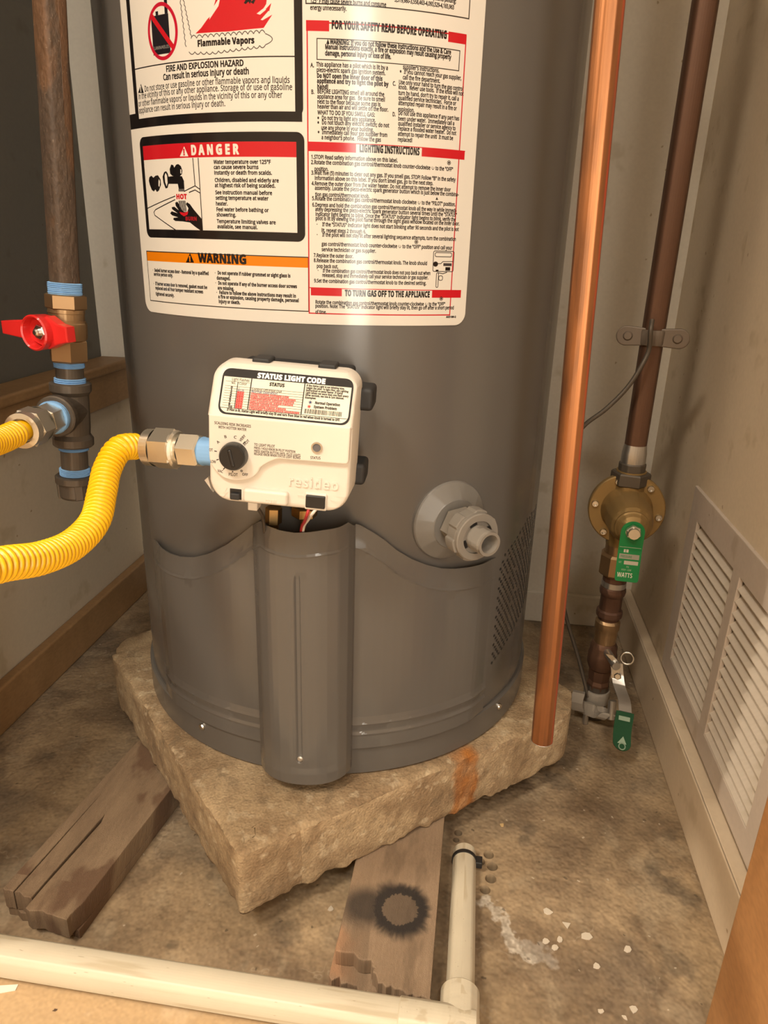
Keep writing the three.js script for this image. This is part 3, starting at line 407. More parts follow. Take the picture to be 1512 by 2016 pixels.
  T('or other flammable vapors or liquids in the vicinity of this or any other', 273, 210, 556, 193.5, 14); T('appliance can result in serious injury or death.', 274, 224, 444, 209.5, 14);
  // danger panel
  { const [x0, y0] = L(274, 271), [x1, y1] = L(601, 476.5); c.fillStyle = INK; c.beginPath(); c.roundRect(x0, y0, x1 - x0, y1 - y0, 40); c.fill(); const [i0, j0] = L(281, 288), [i1, j1] = L(585.5, 458.5); c.fillStyle = WHITE; c.fillRect(i0, j0, i1 - i0, j1 - j0); const [, jr] = L(430, 309); c.fillStyle = RED; c.fillRect(i0, j0, i1 - i0, jr - j0); }
  T('D A N G E R', 376, 305.5, 470, 303, 23, { bold: true, color: WHITE }); tri(354, 288, 17, 20, WHITE, RED);
  const dl = [['Water temperature over 125°F', 420.6, 322.7, 533], ['can cause severe burns', 421, 333, 509], ['instantly or death from scalds.', 421.8, 344, 535.8], ['Children, disabled and elderly are', 422.8, 359, 549], ['at highest risk of being scalded.', 423, 369.4, 542.4], ['See instruction manual before', 424, 383.4, 535.8], ['setting temperature at water', 424.7, 394, 528.5], ['heater.', 425, 404.6, 448.7], ['Feel water before bathing or', 426, 416.6, 529], ['showering.', 426.7, 426.7, 465], ['Temperature limiting valves are', 427.4, 440.4, 543], ['available, see manual.', 428, 450.6, 507.4]];
  for (const [s, x, y, x1] of dl) T(s, x, y, x1, y, 9.6, { heavy: 1.2 });
  const ln = (...p) => poly(p, null, '#2b2728', 5);
  ln([379.5, 311], [384, 366]); ln([390, 310.5], [399, 456]); ln([289, 411], [345, 386]); ln([362, 377], [384, 366], [394, 373]); ln([306, 413], [345, 393]); ln([372, 379], [384, 374], [394, 380]); ln([306, 413], [303, 418], [305, 424], [352, 457]);
  poly([[323, 339], [327, 337], [330, 341], [332, 348], [345, 346], [358, 347], [362, 356], [363, 372], [352, 372], [350, 362], [332, 362], [330, 370], [326, 371], [322, 360], [320, 348]], INK); poly([[326, 340], [329, 346], [330, 360], [328, 367], [325, 358], [324, 346]], WHITE);
  poly([[334, 333], [337, 324], [341, 325], [343, 330], [347, 324], [351, 323], [356, 327], [359, 336], [358, 343], [354, 347], [345, 347], [339, 346], [335, 342]], INK); poly([[355, 333], [357, 334], [357, 342], [355, 341]], WHITE);
  poly([[294, 349], [298, 346], [302, 350], [306, 346], [311, 345], [316, 353], [317, 364], [313, 375], [309, 378], [306, 373], [303, 377], [299, 374], [295, 364], [293, 356]], INK); poly([[313, 352], [315, 358], [314, 368], [312, 366], [312, 357]], WHITE);
  c.lineWidth = 3; for (let i = 0; i < 7; i++) { ln([352 + i * 1.7, 372], [352.5 + i * 1.7, 377]); ln([352 + i * 2, 395], [355 + i * 2, 416]); }
  T('HOT', 347, 392, 368, 391.5, 12.5, { bold: true, color: RED });
  poly([[345, 399], [349, 397], [353, 403], [356, 411], [362, 417], [369, 417], [371, 410], [366, 402], [368, 398], [374, 402], [381, 412], [392, 425], [398, 432], [399.5, 457], [385, 447], [374, 438], [360, 436], [345, 435], [341, 432], [342, 429], [351, 428], [339, 424], [335, 420], [338, 416], [350, 420], [339, 412], [338, 408], [343, 407], [352, 414], [346, 405]], INK);
  poly([[353, 417], [362, 419], [371, 416], [369, 423], [362, 426], [356, 422]], RED); T('BURN', 365, 434, 388, 434, 9.5, { bold: true, color: '#a5202a' });
  // warning panel
  { const [x0, y0] = L(288.4, 494.5), [x1, y1] = L(608, 613), [, ym] = L(430, 520.5); c.fillStyle = '#f08a12'; c.fillRect(x0, y0, x1 - x0, ym - y0); c.strokeStyle = '#3a3430'; c.lineWidth = 5; c.strokeRect(x0, y0, x1 - x0, y1 - y0); }
  T('WARNING', 390.7, 516.5, 486, 519, 24, { bold: true }); tri(366, 498, 16, 19, INK, '#f08a12');
  const wl = [['· Sealed burner access door - Removal by a qualified', 300, 535, 411, 540.7], ['service person only.', 303, 542.4, 340.5, 545.6], ['· If burner access door is removed, gasket must be', 302, 562, 408, 568], ['replaced and all four tamper resistant screws', 306, 570.5, 400, 577], ['tightened securely.', 306.8, 581.6, 343, 584], ['· Do not operate if rubber grommet or sight glass is', 421.8, 541.7, 571.8, 544.9], ['damaged.', 426.7, 551, 453.8, 551.5], ['· Do not operate if any of the burner access door screws', 423, 561, 584.7, 566], ['are missing.', 428.6, 570.6, 461, 571.3], ['· Failure to follow the above instructions may result in', 425, 579, 582.8, 585.7], ['a fire or explosion, causing property damage, personal', 430, 589, 588.4, 593.3], ['injury or death.', 430.6, 597, 473, 598.5]];
  for (const [s, a, b, d, e] of wl) T(s, a, b, d, e, 9, { bold: true });
  // right column of the label
  { const [x0] = L(602.5, 20), [x1, yb] = L(923, 37); c.strokeStyle = '#3a3430'; c.lineWidth = 5; c.strokeRect(x0, -40, x1 - x0, yb + 40); }
  const T2 = (s, a, b, d, e, sz = 9.6, o) => T(s, a, b, d, e, sz, { heavy: 1, ...o });
  T2('125° F may cause severe burns and consume', 610.7, 8.8, 760.4, 11.3); T2('energy unnecessarily.', 610.7, 19.6, 682.5, 21.4); T2('and other patents pending:', 824, -3, 898, 6, 8.5); T2('3,319,980-3,558,463-4,093,529-4,165,963', 776.5, 7.5, 894, 15, 8.5);
  { const [x0, y0] = L(604.5, 44), [x1] = L(918, 68), [, y1] = L(760, 620); c.strokeStyle = RED; c.lineWidth = 6; c.strokeRect(x0, y0, x1 - x0, y1 - y0); const bar = (xa, xb, ya, yb2) => { const [p] = L(xa, ya), [q] = L(xb, ya), [, t] = L(760, ya), [, u] = L(760, yb2); c.fillStyle = RED; c.fillRect(p, t, q - p, u - t); };
    bar(602.5, 648, 47.5, 68.5); bar(884, 920, 47.5, 68.5); bar(606, 701, 285, 303.5); bar(831, 916, 285, 303.5); bar(612, 673, 569.5, 585.2); bar(851, 908, 569.5, 585.2); const [p] = L(606, 294), [q] = L(916, 294); for (const yy of [285, 569.5]) { const [, t] = L(760, yy); c.fillRect(p, t, q - p, 4); } }
  T('FOR YOUR SAFETY READ BEFORE OPERATING', 652.4, 60.8, 879.8, 72.9, 17, { bold: true }); T('LIGHTING INSTRUCTIONS', 707.3, 301.5, 825.9, 303, 17, { bold: true }); T('TO TURN GAS OFF TO THE APPLIANCE', 679, 584.4, 846.2, 583.7, 15.5, { bold: true });
  { const [x0, y0] = L(624, 76.5), [x1, y1] = L(904, 124); const [, ya] = L(760, 83), [, yb] = L(760, 124); c.strokeStyle = '#3a3430'; c.lineWidth = 4; c.strokeRect(x0, ya, x1 - x0, yb - ya); }
  T('▲WARNING: If you do not follow these instructions and the Use & Care', 641.6, 90.5, 888, 103.5, 10.2, { heavy: 2 }); T('Manual instructions exactly, a fire or explosion may result causing property', 640, 100, 888, 113.6, 10.2, { heavy: 2 }); T('damage, personal injury or loss of life.', 640, 110.6, 770, 114.3, 10.2, { heavy: 2 });
  const bl = [['A.', 611.4, 132.4, 618.5, 132.4], ['This appliance has a pilot which is lit by a', 622.7, 133.2, 764, 135.7], ['piezo-electric spark gas ignition system.', 623.2, 143.7, 759, 146.3], ['B.', 612.5, 185, 619, 185], ['BEFORE LIGHTING smell all around the', 624.5, 186, 756.7, 188], ['appliance area for gas.  Be sure to smell', 624.5, 196, 758, 198], ['next to the floor because some gas is', 624.5, 206, 749, 207.6], ['heavier than air and will settle on the floor.', 624.7, 216, 764.7, 217.6], ['WHAT TO DO IF YOU SMELL GAS:', 625.2, 227.7, 738.3, 227.7], ['● Do not try to light any appliance.', 624, 238, 739.6, 238.7], ['● Do not touch any electric switch; do not', 624, 247.5, 766, 248.8], ['use any phone in your building.', 632.3, 257.3, 735.8, 257.8], ['● Immediately call your gas supplier from', 624.7, 265.9, 762.7, 267.6], ["a neighbor's phone.  Follow the gas", 632.8, 276.4, 750, 277],
    ["supplier's instructions.", 793, 137.7, 865, 141.2], ['● If you cannot reach your gas supplier,', 786, 147.8, 908.4, 154.5], ['call the fire department.', 792.6, 158.8, 866.5, 161.3], ['C.', 773, 168.5, 779.5, 168.5], ['Use only your hand to turn the gas control', 784.8, 169.6, 911.7, 175.4], ['knob.  Never use tools.  If the knob will not', 784.3, 179, 912.2, 185.5], ["turn by hand, don't try to repair it, call a", 784, 189.7, 903.4, 195.5], ['qualified service technician.  Force or', 784, 199.8, 897.9, 204.8], ['attempted repair may result in a fire or', 784, 209.8, 899, 214.9], ['explosion.', 783.5, 220, 816, 220.6], ['D.', 772.5, 229, 779, 229], ['Do not use this appliance if any part has', 783.5, 230, 904, 234.2], ['been under water.  Immediately call a', 783.5, 240, 894.6, 244.3], ['qualified installer or service agency to', 783.5, 250, 897, 253.8], ['replace a flooded water heater.  Do not', 783.5, 260, 897.9, 263.4], ['attempt to repair the unit!  It must be', 783, 270, 892, 273.4], ['replaced!', 783, 279.4, 811.7, 279.4]];
  for (const b of bl) T2(...b);
  for (const b of [['Do NOT open the inner door of this', 623.7, 154.8, 753, 157.3], ['appliance and try to light the pilot by', 624, 165.4, 764.7, 167.9], ['hand!', 624.2, 175, 646.3, 175]]) T(...b, 9.8, { bold: true });
  { const [x0, y0] = L(636, 156.8), [x1] = L(650.5, 156.8); c.fillStyle = INK; c.fillRect(x0, y0, x1 - x0, 3); }
  const ll = [['1.STOP! Read safety information above on this label.', 612.4, 314.7, 783.3, 317.5], ['2.Rotate the combination gas control/thermostat knob counter-clockwise ↺ to the "OFF"', 612.4, 327.5, 892, 332.8], ['position.', 618.9, 336, 647, 336.7], ['3.Wait five (5) minutes to clear out any gas. If you smell gas, STOP! Follow "B" in the safety', 612.9, 347.6, 896.7, 353.6], ["information above on this label. If you don't smell gas, go to the next step.", 619.4, 357.6, 853, 361], ['4.Remove the outer door from the water heater. Do not attempt to remove the inner door', 613.6, 369, 887.4, 373], ['assembly. Locate the piezo-electric spark generator button which is just below the combina-', 619.8, 378.4, 903, 382.3], ['tion gas control/thermostat knob.', 620.3, 387.6, 727.5, 388.3], ['5.Rotate the combination gas control/thermostat knob clockwise ↻ to the "PILOT" position.', 614.3, 398.5, 897, 402], ['6.Depress and hold the combination gas control/thermostat knob all the way in while immedi-', 614.7, 410.8, 899, 414.3], ['ately depressing the piezo-electric spark generator button several times until the "STATUS"', 620.7, 420, 899.5, 422.4], ['indicator light begins to blink. Once the "STATUS" indicator light begins to blink, verify the', 621, 429.3, 897, 431.6], ['pilot is lit by viewing the pilot flame through the sight glass window located on the inner door.', 621.2, 437.9, 904.8, 439.7], ['·   If the "STATUS" indicator light does not start blinking after 90 seconds and the pilot is not', 621.7, 449, 903, 450.8], ['lit, repeat steps 2 through 6.', 632.8, 458, 720.8, 458.7], ['·   If the pilot will not stay lit after several lighting sequence attempts, turn the combination', 622, 469.4, 897.8, 470.3], ['gas control/thermostat knob counter-clockwise ↺ to the "OFF" position and call your', 633.2, 487.2, 890.2, 487.9], ['service technician or gas supplier.', 633.2, 495.8, 740.2, 496.5], ['7.Replace the outer door.', 617.5, 506.9, 695.8, 507.3], ['8.Release the combination gas control/thermostat knob. The knob should', 617.7, 518.4, 841, 518.9], ['pop back out.', 623.5, 527.2, 666, 527.7], ['·   If the combination gas control/thermostat knob does not pop back out when', 624, 538, 847.4, 538.6], ['released, stop and immediately call your service technician or gas supplier.', 634.2, 547.4, 843.4, 547.4], ['9.Set the combination gas control/thermostat knob to the desired setting.', 618.2, 558.5, 839.3, 558.5], ['Rotate the combination gas control/thermostat knob counter-clockwise ↺ to the "OFF"', 620.7, 600, 876.3, 599.5], ['position. Note: The "STATUS" indicator light will briefly stay lit, then go off after a short period', 620.7, 608.7, 893.7, 605.3], ['of time.', 621, 617.5, 643, 617.5]];
  for (const b of ll) T2(...b, 9.4);
  T2('AX5186-2', 878.2, 626, 897.6, 625, 5.5);
  for (const [x, y] of [[884, 320.5], [819.6, 476.3], [868.7, 588]]) { const [a, b] = L(x, y); c.lineWidth = 3; c.strokeStyle = INK; c.beginPath(); c.arc(a, b, 9, 0, 7); c.stroke(); c.fillStyle = INK; c.beginPath(); c.arc(a, b, 5, 0, 7); c.fill(); } poly([[857.5, 393.5], [860, 388], [862.7, 393.5]], INK);
  // little drawing of the control
  const q = (a, b, d, e, f) => rect(a, b, d, e, f || null, '#2b2728', 3.5, 8); q(854, 494, 892, 535); q(857, 497, 889, 506); rect(853, 515, 862, 525, INK, null, 0, 14); rect(873, 518, 889, 524, '#4a4546'); rect(877, 526, 886, 533, INK); rect(858, 531, 863, 535, INK); poly([[858, 519], [868, 519], [872, 515], [892, 515]], null, '#2b2728', 3.5); q(859.5, 537, 862, 566); q(864, 543, 871, 552); poly([[862, 537], [872, 539], [880, 536]], null, '#2b2728', 4);
  const tx = new THREE.CanvasTexture(cv); tx.colorSpace = THREE.SRGBColorSpace; tx.anisotropy = 8; tx.magFilter = THREE.LinearFilter;
  // curved sheet with rounded lower corners
  const n = 120, rows = 24, rc = 0.011, pos = [], uv = [], idx = [];
  const wArc = (LBL.a1 - LBL.a0) * R; const xs = []; for (let i = 0; i <= 12; i++) xs.push(rc * (1 - Math.cos(i / 12 * Math.PI / 2))); for (let i = 1; i < n; i++) xs.push(mix(rc, wArc - rc, i / n)); for (let i = 0; i <= 12; i++) xs.push(wArc - rc + rc * Math.sin(i / 12 * Math.PI / 2));
  for (const x of xs) { const e = Math.min(x, wArc - x), cut = e < rc ? rc - Math.sqrt(Math.max(0, rc * rc - (rc - e) ** 2)) : 0; for (let k = 0; k <= rows; k++) { const y = mix(LBL.y0 + cut, LBL.y1, k / rows), p = cylP(LBL.a0 + x / R, y, R + 0.0006); pos.push(p.x, p.y, p.z); uv.push(x / wArc, (y - LBL.y0) / (LBL.y1 - LBL.y0)); } }
  for (let i = 0; i + 1 < xs.length; i++) for (let k = 0; k < rows; k++) { const a = i * (rows + 1) + k, b = a + rows + 1; idx.push(a, b, a + 1, a + 1, b, b + 1); }
  const g = new THREE.BufferGeometry(); g.setAttribute('position', new THREE.Float32BufferAttribute(pos, 3)); g.setAttribute('uv', new THREE.Float32BufferAttribute(uv, 2)); g.setIndex(idx); g.computeVertexNormals();
  part('safety_label', g, std(col(0.71, 0.71, 0.71), 0.16, 0, { map: tx }), heater, 'large white label with fire hazard, danger, warning and lighting instruction panels');
}

// ───────────────────────── gas control ─────────────────────────
const font = await new FontLoader().loadAsync('fonts/droid/droid_sans_bold.typeface.json');
const GC = {}; {
  const al = 3 * D2, ro = -2.7 * D2, r0 = V(Math.cos(al), 0, -Math.sin(al)), u0 = V(0, 1, 0);
  GC.n = V(Math.sin(al), 0, Math.cos(al)); GC.s = r0.clone().multiplyScalar(Math.cos(ro)).addScaledVector(u0, Math.sin(ro)); GC.t = r0.clone().multiplyScalar(-Math.sin(ro)).addScaledVector(u0, Math.cos(ro)); GC.o = V(-0.158, 0.5453, -0.545);
}
const SL = Math.tan(29 * D2);
// photo pixel -> (s, t) on the flat front (w) or on the sloping top panel
function face(px, py, w = 0) { const d = ray(px, py), o = EYE.clone().sub(GC.o); const k = (w - o.dot(GC.n)) / d.dot(GC.n); const p = o.addScaledVector(d, k); return [p.dot(GC.s), p.dot(GC.t)]; }
function slope(px, py) { const nn = GC.n.clone().addScaledVector(GC.t, SL), d = ray(px, py), o = EYE.clone().sub(GC.o); const k = -o.dot(nn) / d.dot(nn); const p = o.addScaledVector(d, k); return [p.dot(GC.s), p.dot(GC.t)]; }
const gas = new THREE.Group(); gas.name = 'gas_control'; gas.userData.label = 'cream coloured gas control box with black temperature knob'; heater.add(gas);
gas.position.copy(GC.o).sub(heater.position); gas.quaternion.setFromRotationMatrix(new THREE.Matrix4().makeBasis(GC.s, GC.t, GC.n));
{
  const tTop = slope(570, 722)[1], tBot = face(560, 1000, -0.004)[1], sL = face(407, 840)[0], sR = face(693, 860)[0], D = 0.044;
  // housing: rows of rounded cross-sections
  const pos = [], idx = []; const rowsT = []; const rB = 0.020, rT = 0.014; const add = (a, b, n) => { for (let i = 0; i < n; i++) rowsT.push(mix(a, b, i / n)); };
  add(tBot, tBot + rB, 18); add(tBot + rB, -0.0022, 10); add(-0.0022, 0.0022, 4); add(0.0022, tTop - rT, 8); for (let i = 0; i <= 14; i++) rowsT.push(tTop - rT + rT * Math.sin(i / 14 * Math.PI / 2));
  const NC = 40;
  for (const t of rowsT) {
    let inset = 0; if (t < tBot + rB) inset = rB - Math.sqrt(Math.max(0, rB * rB - (tBot + rB - t) ** 2)); if (t > tTop - rT) inset = rT - Math.sqrt(Math.max(0, rT * rT - (t - tTop + rT) ** 2));
    let f = t < -0.001 ? -0.004 : -Math.max(0, t) * SL; const e = Math.min(t - tBot, tTop - t), re = 0.005; if (e < re) f -= re - Math.sqrt(Math.max(0, re * re - (re - e) ** 2));
    const a = sL + inset, b = sR - inset, rr = 0.0045, row = [];
    row.push([a - 0.001, -D]); for (let i = 0; i <= 6; i++) { const q = i / 6 * Math.PI / 2; row.push([a + rr - rr * Math.cos(q), f - rr + rr * Math.sin(q)]); } for (let i = 1; i < NC - 16; i++) row.push([mix(a + rr, b - rr, i / (NC - 16)), f]); for (let i = 0; i <= 6; i++) { const q = i / 6 * Math.PI / 2; row.push([b - rr + rr * Math.sin(q), f - rr + rr * Math.cos(q)]); } row.push([b + 0.001, -D]);
    for (const [s, w] of row) pos.push(s, t, w); row.length;
  }
  const W = pos.length / 3 / rowsT.length; for (let k = 0; k + 1 < rowsT.length; k++) { for (let i = 0; i + 1 < W; i++) { const a = k * W + i, b = a + W; idx.push(a, a + 1, b, a + 1, b + 1, b); } idx.push(k * W + W - 1, k * W, (k + 1) * W + W - 1, k * W, (k + 1) * W, (k + 1) * W + W - 1); }
  for (let i = 1; i + 1 < W; i++) { idx.push(0, i + 1, i); const e = (rowsT.length - 1) * W; idx.push(e, e + i, e + i + 1); }
  let g = new THREE.BufferGeometry(); g.setAttribute('position', new THREE.Float32BufferAttribute(pos, 3)); g.setIndex(idx); g = toCreasedNormals(g, 0.5); local('housing', g, M.cream, gas);
  // raised front plate with the S-curved lower edge; its print is on the plate
  const S = (px, py) => face(px, py, 0); const sh = new THREE.Shape(); const P = [[411, 822], [690, 851], [691, 905], [688, 916]].map(p => S(...p));
  sh.moveTo(sL + 0.0015, 0.0012); sh.lineTo(sR - 0.0015, 0.0012); const br = S(690, 916); sh.lineTo(sR - 0.0015, br[1] + 0.004); sh.quadraticCurveTo(sR - 0.0015, br[1], sR - 0.006, br[1]);
  const kc = S(462, 896), c1 = S(548, 904), c2 = S(524, 911), c3 = S(512, 922); sh.lineTo(...c1); sh.quadraticCurveTo(...c2, ...c3); const kr = 0.0245; sh.quadraticCurveTo(...S(506, 940), ...S(484, 945)); sh.quadraticCurveTo(...S(463, 950), ...S(442, 942)); sh.quadraticCurveTo(...S(424, 932), ...S(414, 912)); sh.quadraticCurveTo(sL + 0.0012, S(410, 900)[1], sL + 0.0015, S(409, 880)[1]); sh.closePath();
  const pg = new THREE.ExtrudeGeometry(sh, { depth: 0.0028, bevelEnabled: true, bevelThickness: 0.0012, bevelSize: 0.0014, bevelOffset: -0.0014, bevelSegments: 3, curveSegments: 16 }); pg.translate(0, 0, -0.0040);
  const x0 = sL, x1 = sR, y1 = 0.002, y0 = tBot, CW = 1024, CH = Math.round(CW * (y1 - y0) / (x1 - x0)); const cv = document.createElement('canvas'); cv.width = CW; cv.height = CH; const c = cv.getContext('2d'); c.fillStyle = '#ffffff'; c.fillRect(0, 0, CW, CH);
  const to = (px, py) => { const [s, t] = S(px, py); return [(s - x0) / (x1 - x0) * CW, (y1 - t) / (y1 - y0) * CH]; };
  const txt = (s, ax, ay, bx, by, size, o = {}) => { const [x, y] = to(ax, ay), [x2, y2] = to(bx, by); c.save(); c.translate(x, y); c.rotate(Math.atan2(y2 - y, x2 - x)); c.font = (o.bold ? 'bold ' : '') + size * 3.5 + 'px sans-serif'; c.fillStyle = '#3a3330'; const w = c.measureText(s).width; c.scale(Math.hypot(x2 - x, y2 - y) / w, 1); c.fillText(s, 0, 0); c.lineWidth = 1.6; c.strokeStyle = c.fillStyle; c.strokeText(s, 0, 0); c.restore(); };
  txt('SCALDING RISK INCREASES', 422, 834.5, 494, 842, 7.4); txt('WITH HOTTER WATER', 430, 843, 485, 848.5, 7.4); txt('TO LIGHT PILOT', 500.5, 877.5, 541, 881.5, 7.4); txt('PRESS / HOLD KNOB IN PILOT POSITION', 500, 884, 581.5, 892, 6.6); txt('PRESS IGNITER BUTTON UNTIL PILOT LIGHTS', 500, 890, 591.5, 899, 6.6); txt('RELEASE KNOB WHEN STATUS LIGHT BLINKS', 500, 895.5, 591.5, 904, 6.6); txt('STATUS', 611, 903.5, 631, 904.5, 7.6);
  txt('HOT', 407.5, 888, 419, 888.5, 7.8); txt('LOW', 413.5, 911, 425, 912, 7.8); txt('VAC', 428, 929, 439, 931.5, 7.8); txt('PILOT', 450, 936.5, 468, 937.5, 8.6); txt('OFF', 476.5, 936, 488, 937.5, 7.8); txt('A', 429, 874, 433, 871, 7.8); txt('B', 442, 863, 447, 862, 7.8); txt('C', 460, 863, 465.5, 864, 7.8); txt('VERY', 474, 870, 484, 858.5, 7); txt('HOT', 482, 878, 491.5, 868, 7);
  c.strokeStyle = '#241f1e'; for (const [a, b, d, e, w] of [[422, 887.8, 427, 888.8, 7], [426, 905.5, 430.5, 904.5, 7], [439.5, 924.5, 443.5, 919.5, 7], [478.5, 874, 482.5, 869.5, 7]]) { c.lineWidth = w; c.beginPath(); c.moveTo(...to(a, b)); c.lineTo(...to(d, e)); c.stroke(); } c.fillStyle = '#241f1e'; c.beginPath(); c.moveTo(...to(456, 930)); c.lineTo(...to(458, 926.5)); c.lineTo(...to(460, 930)); c.fill(); { const [a, b] = to(475.5, 927); c.lineWidth = 3; c.beginPath(); c.arc(a, b, 8, 0, 7); c.stroke(); c.beginPath(); c.arc(a, b, 4, 0, 7); c.fill(); }
  const tx = new THREE.CanvasTexture(cv); tx.colorSpace = THREE.SRGBColorSpace; tx.anisotropy = 8;
  { const p = pg.attributes.position, u = new Float32Array(p.count * 2); for (let i = 0; i < p.count; i++) { u[2 * i] = (p.getX(i) - x0) / (x1 - x0); u[2 * i + 1] = (p.getY(i) - y0) / (y1 - y0); } pg.setAttribute('uv', new THREE.BufferAttribute(u, 2)); }
  const plateMat = M.cream.clone(); plateMat.map = tx; local('front_plate', pg, plateMat, gas, 'cream front plate printed with temperature settings and pilot lighting steps');
  // knob, status window, buttons, covers
  const kcw = V(kc[0], kc[1], 0); const kg = []; kg.push(turned(V(kcw.x, kcw.y, 0), V(0, 0, 1), [[0, 0], [0.0114, 0], [0.0114, 0.004], [0.0111, 0.0075], [0.0100, 0.0094], [0.006, 0.0104], [0, 0.0107]], 40, 0.5));
  const knob = local('knob', kg, M.black, gas, 'round black temperature knob'); local('grip_bar', (() => { const b = new RoundedBoxGeometry(0.0035, 0.015, 0.003, 2, 0.0014); b.rotateZ(0.25); b.translate(kcw.x, kcw.y, 0.0098); return b; })(), M.black, gas);
  const st = S(624, 881); local('status_window', [turned(V(st[0], st[1], 0.0003), V(0, 0, 1), [[0.0034, 0], [0.0046, 0], [0.0046, 0.0010], [0.0034, 0.0010], [0.0034, 0]], 28)], M.steel, gas); local('status_lens', turned(V(st[0], st[1], 0.0002), V(0, 0, 1), [[0, 0.0006], [0.0024, 0.0005], [0.0036, 0.0001]], 24), std(col(0.12, 0.12, 0.13), 0.12), gas);
  const lw = -0.004, A = (px, py) => face(px, py, lw); const pbox = (xa, ya, xb, yb, w0, w1, r = 0.0012) => { const [a, b] = A(xa, ya), [d, e] = A(xb, yb); return rbox(Math.min(a, d), Math.max(a, d), Math.min(b, e), Math.max(b, e), w0, w1, r); };
  local('igniter_recess', pbox(452.5, 961, 475.5, 984.5, lw - 0.004, lw + 0.0004, 0.0005), M.black, gas, 'black igniter button recess'); local('igniter_button', pbox(455, 969, 473, 983, lw - 0.003, lw + 0.0035, 0.001), M.blackSoft, gas);
  local('port_cover', pbox(481, 958, 568.5, 994.5, lw - 0.006, lw + 0.0055, 0.003), M.cream, gas, 'raised cream cover over the data port'); local('plug_frame', pbox(601, 968, 643, 1006, lw - 0.004, lw + 0.0018, 0.0015), M.cream, gas); local('plug', pbox(603.5, 972, 640.5, 1000, lw - 0.006, lw + 0.0042, 0.001), M.black, gas, 'black two-wire plug');
  const word = (s, px, py, px2, dep, w0, name) => { const a = A(px, py), b = A(px2, py); const g2 = new TextGeometry(s, { font, size: 1, depth: 0.12, curveSegments: 4, bevelEnabled: false }); g2.computeBoundingBox(); const k = (b[0] - a[0]) / (g2.boundingBox.max.x - g2.boundingBox.min.x); g2.scale(k, k, dep / 0.12); g2.translate(a[0], a[1], w0); local(name, g2, M.cream, gas); };
  word('resideo', 566, 955, 664, 0.0014, lw - 0.0002, 'embossed_word'); word('COM', 524, 985, 546, 0.0006, lw + 0.0054, 'embossed_word'); word('RED', 585, 979, 598, 0.0005, lw - 0.0002, 'embossed_word'); word('WHITE', 651, 989, 672, 0.0005, lw - 0.0002, 'embossed_word'); word('+', 592, 971, 596, 0.0005, lw - 0.0002, 'embossed_word');
  { const z = [[446, 961], [440, 968], [446, 969], [437, 982], [442, 982], [439, 984], [436, 980]].map(p => A(...p)); const bolt = [[447, 960], [439, 969.5], [444, 970], [437, 980.5], [449, 968], [444, 967.5]].map(p => A(...p)); const g3 = extrude(bolt, 0.0006); g3.translate(0, 0, lw); local('spark_symbol', g3, M.cream, gas); }
  // sloping status label
  const LW = 1024; const q = [[428, 735], [703, 735], [703, 836], [428, 836]]; const s0 = slope(431, 790)[0], s1 = slope(693, 790)[0], t1 = slope(560, 734)[1], t0 = slope(560, 826)[1]; const LH = Math.round(LW * (t1 - t0) / (s1 - s0) / Math.cos(29 * D2)); const cv2 = document.createElement('canvas'); cv2.width = LW; cv2.height = LH; const d = cv2.getContext('2d'); d.fillStyle = '#201c1c'; d.fillRect(0, 0, LW, LH);
  d.fillStyle = '#f6f0dc'; d.beginPath(); d.roundRect(14, 14, LW - 28, LH - 28, 62); d.fill(); d.save(); d.clip(); d.fillStyle = '#201c1c'; d.fillRect(0, 0, LW, LH * 0.185); d.restore();
  const dt = (s, x, y, w, size, fill = '#26211f', bold = true) => { d.save(); d.font = (bold ? 'bold ' : '') + size * LH + 'px sans-serif'; d.fillStyle = fill; const m = d.measureText(s).width; d.translate(x * LW, y * LH); d.scale(w * LW / m, 1); d.fillText(s, 0, 0); d.lineWidth = bold ? size * LH * 0.09 : 1.2; d.strokeStyle = fill; d.strokeText(s, 0, 0); d.restore(); };
  dt('STATUS LIGHT CODE', 0.265, 0.155, 0.52, 0.15, '#ffffff'); dt('Light Flashes', 0.075, 0.265, 0.135, 0.085, '#26211f', false); dt('No.', 0.075, 0.345, 0.035, 0.08, '#26211f', false); dt('Color', 0.135, 0.345, 0.06, 0.08, '#26211f', false); dt('STATUS', 0.365, 0.31, 0.115, 0.10);
  const row0 = 0.385, rh = 0.0525, nums = ['0', '1', '2', '4', '5', '6', '7', '8', '10'], txts = ['Control Off/Pilot Out', 'Normal Operation', 'Thermopile Voltage Low', 'High Temperature Shutdown', 'Temperature Sensor Failure', 'Gas Control or Valve Failure', 'Flame Sense Error', 'Flammable Vapor Failure', 'Chamber Temperature Shutdown'], wd = [0.23, 0.20, 0.29, 0.345, 0.335, 0.33, 0.22, 0.28, 0.385];
  d.fillStyle = '#26211f'; for (let i = 0; i <= 9; i++) d.fillRect(0.03 * LW, (row0 + i * rh) * LH, 0.60 * LW, 2.4); d.fillRect(0.03 * LW, 0.285 * LH, 0.19 * LW, 2.4);
  for (let i = 0; i < 9; i++) { const y = row0 + (i + 0.9) * rh; dt(nums[i], 0.075, y, 0.016 * nums[i].length, 0.06); const rd = i >= 2; if (rd) { d.fillStyle = '#f3b2a6'; d.fillRect(0.128 * LW, (row0 + i * rh) * LH + 3, 0.056 * LW, rh * LH - 3); d.fillRect(0.232 * LW, (row0 + i * rh) * LH + 3, wd[i] * LW, rh * LH - 3); } dt(i === 0 ? '-' : i === 1 ? 'BLUE' : 'RED', 0.13, y, i === 0 ? 0.015 : 0.052, 0.062, rd ? '#c8302e' : i ? '#2c3566' : '#26211f', rd); dt(txts[i], 0.235, y, wd[i], 0.062, rd ? '#c8302e' : i ? '#2c3566' : '#26211f', false); }
